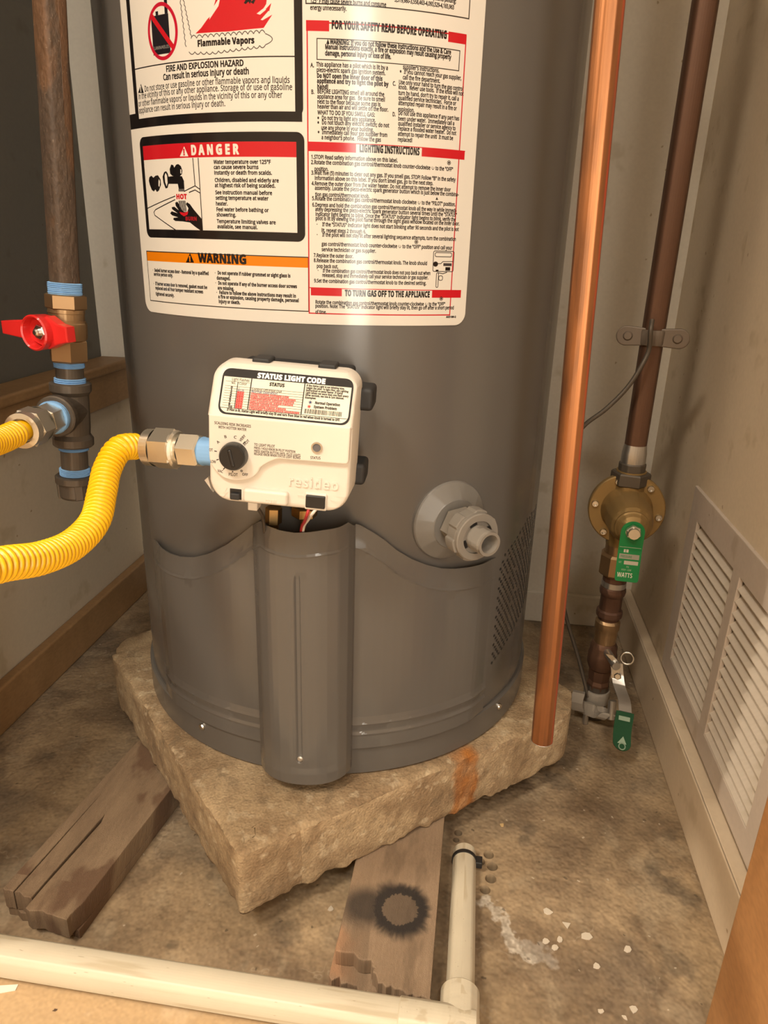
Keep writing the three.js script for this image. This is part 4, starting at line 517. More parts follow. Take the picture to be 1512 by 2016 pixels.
  d.fillStyle = '#201c1c'; d.fillRect(0.122 * LW, 0.285 * LH, 6, 0.573 * LH); d.fillRect(0.222 * LW, 0.185 * LH, 8, 0.673 * LH); d.fillRect(0.628 * LW, 0.185 * LH, 8, 0.673 * LH); d.fillRect(0.02 * LW, 0.855 * LH, 0.96 * LW, 4);
  dt('If Pilot is lit, Status Light will briefly stay lit and turn from blue to red when knob is turned to OFF.', 0.07, 0.925, 0.86, 0.07);
  ['If the Status Light is not blinking blue,', 'relight the pilot. To light Pilot, see Lighting', 'Instructions on water heater. If Status', 'Light blinks red more than one flash every', 'three seconds, see Use & Care Manual.', 'Examples:'].forEach((s, i) => dt(s, 0.645, 0.245 + i * 0.052, [0.29, 0.32, 0.28, 0.325, 0.295, 0.085][i], 0.056)); dt('Normal Operation', 0.725, 0.605, 0.19, 0.075); dt('System Problem', 0.72, 0.695, 0.175, 0.075);
  for (const [x, y, f] of [[0.69, 0.58, '#2c3566'], [0.685, 0.672, '#d0302e']]) { d.strokeStyle = f; d.lineWidth = 4; for (let i = 0; i < 4; i++) { const a = i * Math.PI / 4; d.beginPath(); d.moveTo(x * LW - 15 * Math.cos(a), y * LH - 15 * Math.sin(a)); d.lineTo(x * LW + 15 * Math.cos(a), y * LH + 15 * Math.sin(a)); d.stroke(); } }
  { const r = rng(77); let x = 0.655; d.fillStyle = '#26211f'; while (x < 0.93) { const w = 0.002 + r() * 0.005; d.fillRect(x * LW, 0.725 * LH, w * LW, 0.10 * LH); x += w + 0.002 + r() * 0.004; } }
  const tx2 = new THREE.CanvasTexture(cv2); tx2.colorSpace = THREE.SRGBColorSpace; tx2.anisotropy = 8;
  const ls = new THREE.Shape(); { const x = s0, y = t0, w = s1 - s0, h = t1 - t0, r = 0.0075; ls.moveTo(x + r, y); ls.lineTo(x + w - r, y); ls.quadraticCurveTo(x + w, y, x + w, y + r); ls.lineTo(x + w, y + h - r); ls.quadraticCurveTo(x + w, y + h, x + w - r, y + h); ls.lineTo(x + r, y + h); ls.quadraticCurveTo(x, y + h, x, y + h - r); ls.lineTo(x, y + r); ls.quadraticCurveTo(x, y, x + r, y); }
  const lg = new THREE.ShapeGeometry(ls, 10); { const p = lg.attributes.position, u = lg.attributes.uv; for (let i = 0; i < p.count; i++) { u.setXY(i, (p.getX(i) - s0) / (s1 - s0), (p.getY(i) - t0) / (t1 - t0)); p.setZ(i, -p.getY(i) * SL + 0.0004); } lg.computeVertexNormals(); }
  local('status_label', lg, std(col(0.84, 0.84, 0.84), 0.75, 0, { map: tx2 }), gas, 'status light code table label');
  // black mounting bracket behind the housing
  const br2 = [rbox(sL + 0.012, sR - 0.01, tBot + 0.012, tTop - 0.004, -0.088, -D + 0.001, 0.003), rbox(sR - 0.012, sR + 0.0115, 0.006, 0.026, -0.072, -D + 0.004, 0.004), rbox(sR - 0.012, sR + 0.009, tBot + 0.014, tBot + 0.034, -0.070, -D + 0.004, 0.004), rbox(sL - 0.004, sL + 0.01, 0.006, 0.026, -0.066, -D + 0.004, 0.003)];
  const tabs = [slope(510, 708), slope(641, 724)]; for (const [s, t] of tabs) br2.push(rbox(s - 0.0075, s + 0.0075, tTop - 0.006, tTop + 0.0035, -0.052, -0.024 - 0.006, 0.002)); local('bracket', br2, M.blackSoft, gas, 'black plastic mounting bracket');
  local('side_flap', (() => { const f = [[404, 944], [411, 938], [417, 962], [421, 968]].map(p => face(p[0], p[1], -0.03)); const g5 = extrude(f, 0.004); g5.translate(0, 0, -0.032); return g5; })(), M.cream, gas);
  // gas fittings and wires under the box, entering the door column
  const B = (px, py, w) => { const [a, b] = face(px, py, w); return V(a, b, w); };
  local('burner_fitting', [hexBody(B(539, 998, -0.078), V(0, -1, 0), 0.0080, 0.017, 0.001, 0.3), turned(B(539, 1024, -0.078), V(0, -1, 0), [[0.0050, 0], [0.0050, 0.035], [0, 0.035]], 16)], M.brass, gas, 'brass burner tube fitting'); local('pilot_fitting', [hexBody(B(600, 997, -0.078), V(0, -1, 0), 0.0125, 0.010, 0.001, 0.2), turned(B(598, 1010, -0.078), V(0, -1, 0), [[0.003, 0], [0.003, 0.04]], 12)], M.brass, gas);
  local('connector', [rbox(B(491, 990, -0.02).x, B(510, 990, -0.02).x, B(500, 1001, -0.02).y, B(500, 985, -0.02).y, -0.028, -0.014, 0.001)], M.cream, gas); local('lead', tube([B(505, 998, -0.02), B(513, 1008, -0.030), B(518, 1022, -0.050), B(522, 1055, -0.064)], 0.0016, 24, 8), M.iron, gas);
  local('red_wire', tube([B(609, 999, lw - 0.001), B(605, 1012, lw + 0.001), B(600, 1026, -0.022), B(594, 1038, -0.050), B(590, 1065, -0.068)], 0.0014, 30, 8), std(col(0.42, 0.03, 0.035), 0.45), gas, 'red wire'); local('white_wire', tube([B(625, 999, lw - 0.001), B(616, 1010, lw + 0.002), B(606, 1024, -0.022), B(598, 1038, -0.050), B(595, 1065, -0.068)], 0.0014, 30, 8), std(col(0.7, 0.65, 0.6), 0.5), gas, 'white wire');
  local('valve_body', [turned(V((sL + sR) / 2, -0.03, -0.09), V(0, 0, 1), [[0, -0.02], [0.02, -0.02], [0.02, 0.05], [0, 0.05]], 20)], M.blackSoft, gas);
}

// drain valve
{
  const c = onCyl(884, 1024), n = V(Math.sin(c.th), 0, Math.cos(c.th)), P = (k) => c.p.clone().addScaledVector(n, k);
  const dv = new THREE.Group(); dv.name = 'drain_valve'; dv.userData.label = 'dusty grey plastic drain valve with round hand nut and open spout'; heater.add(dv);
  part('escutcheon', turned(P(-0.006), n, [[0.0425, 0], [0.0425, 0.0065], [0.0415, 0.0082], [0.0265, 0.0175], [0.0258, 0.0185], [0, 0.0185]], 56, 0.4), M.greyPlastic, dv, 'smooth grey cone shaped wall flange');
  const body = [turned(P(0.012), n, [[0.0135, 0], [0.0135, 0.03], [0, 0.03]], 28), hexBody(P(0.0135), n, 0.0205, 0.020, 0.0015, 0.2)]; part('body', body, M.dustPlastic, dv);
  const nut = []; const sh = new THREE.Shape(); const N = 144; for (let i = 0; i <= N; i++) { const a = i / N * Math.PI * 2, lob = sstep(-0.25, 0.15, Math.cos(a * 6 + 0.6)), r = 0.0235 + 0.0022 * lob; i ? sh.lineTo(r * Math.cos(a), r * Math.sin(a)) : sh.moveTo(r * Math.cos(a), r * Math.sin(a)); } let hg = new THREE.ExtrudeGeometry(sh, { depth: 0.012, bevelEnabled: true, bevelThickness: 0.001, bevelSize: 0.001, bevelSegments: 2, curveSegments: 4 }); hg.rotateX(-Math.PI / 2); hg.applyQuaternion(Q(n)); const hp = P(0.034); hg.translate(hp.x, hp.y, hp.z); nut.push(hg);
  nut.push(turned(P(0.047), n, [[0.0245, 0], [0.0245, 0.0035], [0.0235, 0.0045], [0.0170, 0.0045], [0.0165, 0.0025], [0, 0.0025]], 44)); part('hand_nut', nut, M.dustPlastic, dv, 'ribbed hand nut');
  const slot = []; for (let i = 0; i < 4; i++) { const a = i * Math.PI / 2 + 0.55, g = new RoundedBoxGeometry(0.0042, 0.001, 0.0085, 2, 0.0004); g.rotateY(-a); g.translate(0.0150 * Math.cos(a), 0, 0.0150 * Math.sin(a)); g.applyQuaternion(Q(n)); const p = P(0.0500); g.translate(p.x, p.y, p.z); slot.push(g); } part('slot', slot, M.black, dv);
  const th = []; for (let i = 0; i < 9; i++) { th.push([0.0122, i * 0.0016], [0.0130, i * 0.0016 + 0.0008]); } part('spout', turned(P(0.048), n, [[0.0128, 0], [0.0128, 0.004], ...th.map(([r, d]) => [r, d + 0.005]), [0.0124, 0.021], [0.0122, 0.0225], [0.0095, 0.0225], [0.0092, 0.0215], [0.0088, 0.002], [0, 0.002]], 36, 0.9), M.dustPlastic, dv, 'threaded spout with open bore');
}

// ───────────────────────── iron gas pipe with shut-off valve, tee and drip leg ─────────────────────────
{
  const H = 0.77, T0 = atH(97, 0, H), T1 = atH(150, 965, H), ax = T1.clone().sub(T0).normalize(), up = ax.clone().negate();
  const at = (py) => { let lo = T0.y, p; const f = (k) => T0.clone().addScaledVector(ax, k); let a = -0.2, b = 0.7; for (let i = 0; i < 40; i++) { const m = (a + b) / 2, q = f(m).sub(EYE), y = CY + F * q.dot(CD) / q.dot(CF); if (y < py) a = m; else b = m; } return f((a + b) / 2); };
  const gp = thing('gas_pipe', 'rusty iron gas pipe with red-handled shut-off valve, tee and capped drip leg', 'gas pipe', [T1.x, at(978).y, T1.z]);
  const seg = (y0, y1, prof, n = 28, cr = 0.6, ph = 0) => { const p = at(y0), L = at(y1).distanceTo(p); return turned(p, ax, prof.map(([r, k]) => [r, k * L]), n, cr, ph); };
  const top = at(0).addScaledVector(up, 1.53 - 0.0); { const g = turned(top, ax, [[0.0134, 0], [0.0134, top.distanceTo(at(600))]], 32); part('riser', g, M.rusty, gp, 'rust-flecked iron riser'); }
  const tape = (y0, y1, r) => { const list = []; const p = at(y0), L = at(y1).distanceTo(p), n = Math.max(3, Math.round(L / 0.0016)); const prof = [[r - 0.002, 0]]; for (let i = 0; i < n; i++) { prof.push([r - 0.0004 + 0.0006 * h2(i, 3, 9), (i + 0.1) * L / n], [r + 0.0008 * h2(i, 5, 9), (i + 0.5) * L / n]); } prof.push([r - 0.002, L]); return turned(p, ax, prof, 28, 1.2); };
  part('thread_tape', tape(556, 581, 0.0150), M.blueTape, gp, 'light blue thread sealing tape'); part('thread_tape', tape(711, 724, 0.0138), M.blueTape, gp); part('thread_tape', tape(743, 754, 0.0142), M.blueTape, gp); part('thread_tape', tape(876, 886, 0.0138), M.blueTape, gp); part('thread_tape', tape(920, 937, 0.0144), M.blueTape, gp);
  // brass ball valve
  const vb = []; vb.push(seg(579, 609, [[0, 0], [0.0165, 0], [0.0188, 0.08], [0.0188, 0.9], [0.017, 1], [0, 1]], 6, 0.3, 0.15)); vb.push(seg(608, 668, [[0, 0], [0.0165, 0], [0.0170, 0.12], [0.0163, 0.13], [0.0163, 0.36], [0.0172, 0.37], [0.0172, 0.42], [0.0182, 0.46], [0.0182, 0.9], [0.0172, 1], [0, 1]], 36, 0.5)); vb.push(seg(667, 712, [[0, 0], [0.0170, 0], [0.0185, 0.08], [0.0185, 0.92], [0.0165, 1], [0, 1]], 6, 0.3, 0.45)); part('valve_body', vb, M.brassDull, gp, 'dull brass ball valve body');
  const sd = V(-0.27, 0, 0.963).normalize(), hv = V(0.963, 0, 0.27).normalize(), vc = at(648); part('valve_stem', turned(vc, sd, [[0.0095, 0.010], [0.0095, 0.020], [0.006, 0.020], [0.006, 0.034], [0, 0.034]], 20), M.brassDull, gp);
  const hc = vc.clone().addScaledVector(sd, 0.0285); const Y = V(0, 1, 0);
  { const a = turned(hc.clone().addScaledVector(sd, -0.007), sd, [[0, 0], [0.0150, 0], [0.0158, 0.003], [0.0163, 0.018], [0.0150, 0.0192], [0.0138, 0.018], [0.0128, 0.007], [0, 0.007]], 40, 0.5); const lev = extrude([[-0.050, 0.0072], [-0.012, 0.0105], [0.010, 0.0150], [0.022, 0.0085], [0.0325, 0.0065], [0.0325, -0.0072], [0.020, -0.0100], [0.008, -0.0150], [-0.012, -0.0085], [-0.050, -0.0048]], 0.0085, 0.0012); lev.translate(0, 0, -0.006); basis(lev, hv, Y, sd, hc); const rib = extrude([[0.013, 0.003], [0.031, 0.002], [0.031, -0.003], [0.013, -0.003]], 0.004, 0.0008); rib.translate(0, 0, 0.003); basis(rib, hv, Y, sd, hc);
    // lever without the middle: the cup sits in it
    part('valve_handle', [a, lev.clone()], M.red, gp, 'bright red wing handle'); const nut = part('handle_nut', [hexBody(hc.clone().addScaledVector(sd, 0.0), sd, 0.0072, 0.006, 0.0008), turned(hc.clone().addScaledVector(sd, 0.006), sd, [[0.0036, 0], [0.0036, 0.003], [0.0022, 0.0044], [0, 0.005]], 16)], M.steel, gp, 'shiny nut inside the handle'); }
  part('nipple', seg(718, 760, [[0.0131, 0], [0.0131, 1]], 28), M.iron, gp); part('nipple', seg(868, 940, [[0.0131, 0], [0.0131, 1]], 28), M.iron, gp);
  const od = V(0.06, 0.0, 0.998).normalize(), tc = at(806);
  part('tee', [seg(752, 877, [[0.012, 0], [0.0178, 0], [0.0196, 0.02], [0.0196, 0.125], [0.0180, 0.16], [0.0166, 0.19], [0.0170, 0.30], [0.0170, 0.70], [0.0166, 0.80], [0.0180, 0.835], [0.0196, 0.87], [0.0196, 0.975], [0.0180, 1], [0.012, 1]], 36, 0.5), turned(tc, od, [[0.0170, 0], [0.0168, 0.022], [0.0180, 0.0245], [0.0200, 0.026], [0.0200, 0.0325], [0.0188, 0.0338], [0.013, 0.0338], [0.013, 0.02]], 36, 0.5)], M.iron, gp, 'black iron tee');
  const lug = []; lug.push(seg(934, 978, [[0, 0], [0.0180, 0], [0.0196, 0.05], [0.0196, 0.30], [0.0170, 0.36], [0.0165, 0.9], [0.0148, 1], [0, 1]], 32, 0.5)); for (let i = 0; i < 4; i++) { const a = i * Math.PI / 2 + 0.9, p = at(957); const b = new THREE.BoxGeometry(0.006, 0.016, 0.004); b.translate(0.0172 * Math.cos(a), 0, 0.0172 * Math.sin(a)); const b2 = new THREE.BoxGeometry(0.004, 0.016, 0.007); b2.rotateY(-a); b2.translate(p.x + 0.0160 * Math.cos(a), p.y - 0.002, p.z + 0.0160 * Math.sin(a)); lug.push(b2); } part('cap', lug, M.iron, gp, 'black iron end cap with ribs');
  part('thread_tape', turned(tc.clone().addScaledVector(od, 0.032), od, [[0.013, 0], [0.0158, 0], [0.0155, 0.003], [0.0162, 0.006], [0.0155, 0.0075], [0.013, 0.008]], 28), M.blueTape, gp);

  // yellow corrugated connector
  const n0 = tc.clone().addScaledVector(od, 0.039), inlet = atD(424, 890, 0.603), n1 = atD(392, 888, 0.607);
  const gc = thing('gas_connector', 'yellow corrugated gas hose looping from tee to control box', 'gas hose', [-0.30, 0.45, -0.50]);
  const dirR = atD(300, 881, 0.618).sub(inlet).normalize();
  const nutSet = (p, d, nm) => { part('hex_adapter', [hexBody(p, d, 0.0150, 0.019, 0.0014, 0.2), turned(p.clone().addScaledVector(d, 0.019), d, [[0.0128, 0], [0.0128, 0.005], [0, 0.005]], 24)], M.nickel, gc, 'nickel plated hex adapter'); part('flare_nut', [turned(p.clone().addScaledVector(d, 0.022), d, [[0, 0], [0.0150, 0], [0.0165, 0.002], [0.0165, 0.004]], 28), hexBody(p.clone().addScaledVector(d, 0.0235), d, 0.0178, 0.021, 0.0016, 0.45), turned(p.clone().addScaledVector(d, 0.0440), d, [[0.0162, 0], [0.0160, 0.008], [0.0150, 0.0085], [0.0112, 0.0085], [0.0112, 0]], 32)], M.nickel, gc, 'nickel plated flare nut'); };
  part('thread_tape', turned(inlet, dirR, [[0, -0.004], [0.0118, -0.004], [0.0122, 0], [0.0118, 0.008], [0.0125, 0.011], [0.011, 0.0135], [0, 0.0135]], 24), M.blueTape, gc, 'light blue thread sealing tape'); nutSet(inlet.clone().addScaledVector(dirR, 0.0125), dirR); nutSet(n0, od);
  const e1 = inlet.clone().addScaledVector(dirR, 0.061), e0 = n0.clone().addScaledVector(od, 0.048);
  const pts = [e0, e0.clone().addScaledVector(od, 0.012), e0.clone().addScaledVector(od, 0.04), V(-0.375, 0.535, -0.40), V(-0.383, 0.527, -0.32), V(-0.352, 0.512, -0.262), V(-0.312, 0.499, -0.285), V(-0.292, 0.493, -0.335), atD(0, 1112, 0.44), atD(80, 1099, 0.475), atD(146, 1070, 0.515), atD(187, 1025, 0.545), atD(201, 970, 0.57), atD(212, 922, 0.588), atD(236, 884, 0.602), e1.clone().addScaledVector(dirR, 0.012), e1];
  const cu = new THREE.CatmullRomCurve3(pts, false, 'centripetal'); const Lh = cu.getLength(), pitch = 0.0046, n = Math.round(Lh / pitch * 7), sg = 22; const fr = cu.computeFrenetFrames(n, false), pos = [], idx = [];
  for (let i = 0; i <= n; i++) { const u = i / n, s = u * Lh, p = cu.getPointAt(u); const plain = s < 0.013 || s > Lh - 0.013; const ph = s / pitch * Math.PI * 2, rr = plain ? 0.0092 : 0.0100 + 0.0016 * (1 - Math.pow(1 - Math.abs(Math.cos(ph / 2)), 1.6) * 2); for (let k = 0; k <= sg; k++) { const a = k / sg * Math.PI * 2; const q = p.clone().addScaledVector(fr.normals[i], rr * Math.cos(a)).addScaledVector(fr.binormals[i], rr * Math.sin(a)); pos.push(q.x, q.y, q.z); } }
  for (let i = 0; i < n; i++) for (let k = 0; k < sg; k++) { const a = i * (sg + 1) + k, b = a + sg + 1; idx.push(a, a + 1, b, a + 1, b + 1, b); }
  const g = new THREE.BufferGeometry(); g.setAttribute('position', new THREE.Float32BufferAttribute(pos, 3)); g.setIndex(idx); g.computeVertexNormals(); part('hose', g, M.yellow, gc, 'bright yellow ribbed hose');
}

// ───────────────────────── copper relief-valve discharge pipe ─────────────────────────
{
  const a = atH(1201, 0, 0.64), b = atH(1067, 1457, 0.64), d = a.clone().sub(b).normalize(), top = b.clone().addScaledVector(d, 1.05);
  const t = thing('discharge_pipe', 'bright copper discharge pipe ending just above the floor', 'copper pipe', [b.x, b.y, b.z]);
  part('pipe', pipe(b, top, 0.0111, 0.0101, 40), M.copper, t); const va = V(AX.x + 0.20, top.y, AX.z + 0.20);
  part('elbow', [new THREE.SphereGeometry(0.0145, 20, 14).translate(top.x, top.y, top.z), rod(top, va, 0.0111)], M.copper, t); part('end_ring', ringGeo(b, d, 0.0107, 0.0006), M.zinc, t, 'pale cut edge of the pipe end');
}

// ───────────────────────── water supply riser with pressure regulator ─────────────────────────
{
  const H = 1.0, A = atH(1388, 0, H), B = atH(1170, 1385, H), X = 0.2155, Z = -0.9762; const yAt = (px, py) => atH(px, py, H).y; const P = (y) => V(X, y, Z), UP = V(0, 1, 0);
  const w = thing('water_supply_pipe', 'dark copper water riser with pressure regulator and green-gripped valve in the corner', 'water pipe', [X, 0, Z]);
  const y1 = yAt(1250, 880), y2 = yAt(1246, 912), y3 = yAt(1245, 925), y4 = yAt(1244, 942);
  part('riser', pipe(P(y1 - 0.01), P(1.75), 0.0145, 0.013, 32), M.copperDark, w, 'dark tarnished copper riser'); part('solder_collar', turned(P(y2), UP, [[0.0160, 0], [0.0166, 0.002], [0.0163, y1 - y2 - 0.008], [0.0155, y1 - y2 - 0.002], [0.0146, y1 - y2 + 0.004]], 32, 0.6), M.zinc, w, 'grey soldered collar'); part('union_ring', [turned(P(y3), UP, [[0, -0.004], [0.018, -0.004], [0.018, y2 - y3], [0.0165, y2 - y3 + 0.002], [0, y2 - y3 + 0.002]], 32), hexBody(P(y4 - 0.008), UP, 0.0265, y3 - y4 + 0.006, 0.002, 0.3)], M.iron, w);
  // regulator
  const n = V(-0.07, 0, 0.9975).normalize(), rx = V(0.9975, 0, 0.07).normalize(), rc = P(yAt(1238, 1000)); const reg = new THREE.Group(); reg.name = 'pressure_regulator'; reg.userData.label = 'bronze bell shaped pressure regulator with green tag'; w.add(reg);
  const K = (s, t, k) => rc.clone().addScaledVector(rx, s).addScaledVector(UP, t).addScaledVector(n, k);
  part('body', [turned(K(0, 0, -0.03), n, [[0, 0], [0.030, 0.002], [0.036, 0.012], [0.036, 0.03], [0, 0.03]], 36), turned(K(0, 0, 0), UP, [[0, -0.055], [0.020, -0.055], [0.022, -0.03], [0.022, 0.03], [0.020, 0.055], [0, 0.055]], 28)], M.bronze, reg);
  part('flange', turned(K(0, 0, -0.001), n, [[0, 0], [0.0500, 0], [0.0515, 0.0015], [0.0515, 0.0105], [0.0500, 0.012], [0, 0.012]], 56, 0.5), M.bronze, reg, 'round bronze flange');
  part('bell', turned(K(0, 0, 0.010), n, [[0.0350, 0], [0.0335, 0.005], [0.0320, 0.010], [0.0308, 0.030], [0.0290, 0.050], [0.0255, 0.062], [0.0222, 0.066], [0.0218, 0.069], [0.0200, 0.0705], [0.0175, 0.076], [0.0125, 0.080], [0.0, 0.082]], 40, 0.5), M.bronze, reg, 'domed spring bell');
  for (let i = 0; i < 6; i++) { const a = (i * 60 + 52) * D2, p = K(0.0435 * Math.cos(a), 0.0435 * Math.sin(a), 0.010); part('bolt', turned(p, n, [[0, 0], [0.0046, 0], [0.0046, 0.0045], [0.0040, 0.0055], [0.0026, 0.0055], [0.0024, 0.0030], [0, 0.0030]], 20, 0.5), M.steel, reg); }
  part('adjusting_screw', [turned(K(0, 0, 0.086), n, [[0, 0], [0.0095, 0], [0.0095, 0.005], [0, 0.005]], 20), hexBody(K(0, 0, 0.092), n, 0.0098, 0.008, 0.0012, 0.1), turned(K(0, 0, 0.100), n, [[0.0078, 0], [0.0070, 0.004], [0, 0.0048]], 24)], M.nickel, reg, 'hex adjusting screw');
  // green tag hanging from the screw
  { const CW = 256, CH = 512, cv = document.createElement('canvas'); cv.width = CW; cv.height = CH; const c = cv.getContext('2d'); c.fillStyle = '#138a4a'; c.fillRect(0, 0, CW, CH); c.fillStyle = '#d9d2c4'; c.fillRect(12, 232, 232, 3); c.font = 'bold 34px sans-serif'; c.fillRect(62, 252, 22, 26); c.fillRect(90, 252, 24, 26); c.fillStyle = '#a9a596'; c.fillRect(20, 290, 216, 40); c.fillStyle = '#4f8a62'; c.font = 'bold 26px sans-serif'; c.fillText('PRESSURE', 34, 320); c.fillStyle = '#cbc4b4'; c.fillRect(80, 344, 152, 30); c.font = '20px sans-serif'; c.fillText('SET', 22, 366); c.fillText('PSI', 110, 400); c.fillText('HIGH - LOW', 60, 424); c.font = 'bold 52px sans-serif'; c.fillStyle = '#e8e2d4'; c.fillText('WATTS', 22, 478); const tx = new THREE.CanvasTexture(cv); tx.colorSpace = THREE.SRGBColorSpace;
    const w2 = 0.0148; const s1 = new THREE.Shape(); s1.absarc(0, 0, 0.0148, 0, Math.PI, false); s1.lineTo(-w2, -0.026); s1.lineTo(w2, -0.026); s1.closePath(); const ho = new THREE.Path(); ho.absarc(0, 0, 0.0090, 0, Math.PI * 2, true); s1.holes.push(ho); const g1 = new THREE.ExtrudeGeometry(s1, { depth: 0.0008, bevelEnabled: false, curveSegments: 24 }); const g2 = rbox(-w2, w2, -0.066, -0.0258, 0, 0.0008, 0.0003);
    const s2 = new THREE.Shape(); const r = 0.004; s2.moveTo(-w2, -0.0258); s2.lineTo(w2, -0.0258); s2.lineTo(w2, -0.066 + r); s2.quadraticCurveTo(w2, -0.066, w2 - r, -0.066); s2.lineTo(-w2 + r, -0.066); s2.quadraticCurveTo(-w2, -0.066, -w2, -0.066 + r); s2.closePath(); const g3 = new THREE.ExtrudeGeometry(s2, { depth: 0.0008, bevelEnabled: false }); { const p = g3.attributes.position; for (let i = 0; i < p.count; i++) p.setZ(i, p.getZ(i) + (-0.0258 - p.getY(i)) * 0.22); g3.computeVertexNormals(); }
    const gg = merge([g1, g3]); const p = gg.attributes.position, u = gg.attributes.uv; for (let i = 0; i < p.count; i++) u.setXY(i, (p.getX(i) + w2) / (2 * w2), (p.getY(i) + 0.066) / 0.0825); basis(gg, rx, UP, n, K(0, -0.002, 0.0905)); part('tag', gg, std(col(0.85, 0.85, 0.85), 0.4, 0.2, { map: tx }), reg, 'green metal tag with maker name'); }
  // fittings below
  const yy = (py) => yAt(mix(1229, 1168, (py - 1060) / 325), py); const L = (py0, py1, prof, seg = 28, ph = 0, cr = 0.6) => { const b = yy(py1), h = yy(py0) - b; return turned(P(b), UP, prof.map(([r, k]) => [r, k * h]), seg, cr, ph); };
  part('tail_nut', [L(1050, 1095, [[0.0195, 0], [0.0195, 1]], 28), L(1088, 1130, [[0, 0], [0.022, 0], [0.0252, 0.1], [0.0252, 0.9], [0.022, 1], [0, 1]], 8, 0.2, 0.3)], M.brassDull, w, 'dull brass union nut'); part('solder_ring', L(1143, 1153, [[0, 0], [0.0175, 0], [0.0175, 1], [0, 1]]), M.zinc, w); part('tailpiece', L(1126, 1146, [[0.0165, 0], [0.0165, 1]]), M.copperDark, w);
  part('coupling', L(1150, 1222, [[0.0150, 0], [0.0150, 0.14], [0.0185, 0.16], [0.0190, 0.22], [0.0185, 0.30], [0.0158, 0.34], [0.0156, 0.70], [0.0180, 0.76], [0.0188, 0.84], [0.0180, 0.92], [0.0155, 0.97], [0.0150, 1]], 32, 0.8), M.copperMid, w, 'reddish copper press coupling'); part('adapter', L(1218, 1268, [[0.0158, 0], [0.0158, 0.25], [0.0165, 0.45], [0.0165, 0.6], [0.0180, 0.68], [0.0180, 0.92], [0.0150, 1]], 30), M.brassDull, w, 'brass adapter');
  part('ball_valve', [L(1262, 1312, [[0, 0], [0.0185, 0], [0.0215, 0.18], [0.0215, 0.55], [0.0200, 0.62], [0.0200, 0.85], [0.0165, 1], [0, 1]], 32), L(1310, 1352, [[0, 0], [0.0165, 0], [0.0175, 0.25], [0.0155, 0.4], [0.0170, 0.6], [0.0175, 0.9], [0, 1]], 8, 0.1, 0.3)], M.copperDark, w); part('stub', turned(P(0), UP, [[0.0165, 0], [0.0165, yy(1345)]], 28), M.iron, w, 'dark stub rising from the floor');
  // lever of the ball valve
  const q = [[1214, 1304, 0.955], [1216, 1330, 0.95], [1219, 1350, 0.94], [1229, 1380, 0.915], [1231, 1402, 0.90], [1225, 1440, 0.885], [1224, 1478, 0.868]].map(p => atH(...p)); const across = V(0.975, 0, 0.21);
  const strip = (pts, wd, th) => { const pos = [], idx = []; const cu = new THREE.CatmullRomCurve3(pts), n2 = 30; for (let i = 0; i <= n2; i++) { const p = cu.getPointAt(i / n2), t = cu.getTangentAt(i / n2), nn = t.clone().cross(across).normalize(); const wv = typeof wd === 'function' ? wd(i / n2) : wd; for (const [sx, sn] of [[-1, -1], [1, -1], [1, 1], [-1, 1]]) { const v = p.clone().addScaledVector(across, sx * wv).addScaledVector(nn, sn * th); pos.push(v.x, v.y, v.z); } } for (let i = 0; i < n2; i++) for (let k = 0; k < 4; k++) { const a = i * 4 + k, b = i * 4 + (k + 1) % 4; idx.push(a, b, a + 4, b, b + 4, a + 4); } const e = n2 * 4; idx.push(0, 2, 1, 0, 3, 2, e, e + 1, e + 2, e, e + 2, e + 3); let g = new THREE.BufferGeometry(); g.setAttribute('position', new THREE.Float32BufferAttribute(pos, 3)); g.setIndex(idx); return toCreasedNormals(g, 0.5); };
  part('valve_stem', rod(P(q[0].y - 0.004), q[0].clone().addScaledVector(V(-0.2, 0, 1), 0.012), 0.006), M.zinc, w); part('lever', strip(q.slice(0, 5), 0.0085, 0.0011), M.zinc, w, 'bare steel valve lever');
  part('wing', [strip([q[0].clone().add(V(-0.012, 0.012, 0.0)), q[0].clone().add(V(-0.001, 0.0, 0.004)), q[1].clone().add(V(-0.004, -0.004, 0.002))], 0.005, 0.0012), ringGeo(q[0].clone().add(V(0.013, 0.010, 0.003)), V(-0.25, 0.3, 0.95), 0.0085, 0.0016, 24)], M.steel, w); part('lever_nut', hexBody(q[1].clone().addScaledVector(V(-0.2, 0.2, 0.96), 0.001), V(-0.2, 0.2, 0.96), 0.0055, 0.004), M.steel, w);
  const grip = strip(q.slice(4).concat([]), (u) => 0.0118 * (u > 0.8 ? Math.sqrt(Math.max(0.05, 1 - ((u - 0.8) / 0.2) ** 2)) : 1), 0.0032); const gr = part('grip', grip, M.greenDark, w, 'dark green rubber grip'); { const mid = q[4].clone().lerp(q[5], 0.35), nn = q[6].clone().sub(q[4]).cross(across).normalize(); if (nn.z < 0) nn.negate(); const Yd = q[4].clone().sub(q[6]).normalize(); const pl = new RoundedBoxGeometry(0.015, 0.006, 0.0008, 2, 0.0003); basis(pl, across, Yd, nn, mid.addScaledVector(nn, 0.0034)); const tri = extrude([[-0.006, -0.005], [0.006, -0.005], [0.001, 0.005]], 0.0006); basis(tri, across, Yd, nn, q[5].clone().lerp(q[6], 0.45).addScaledVector(nn, 0.0032)); const rg = new THREE.TorusGeometry(0.0042, 0.0008, 6, 16); basis(rg, across, Yd, nn, q[5].clone().lerp(q[6], 0.78).addScaledVector(nn, 0.0034)); part('grip_mark', [pl, tri, rg], std(col(0.30, 0.42, 0.31), 0.6), w, 'pale raised marks on the grip'); }
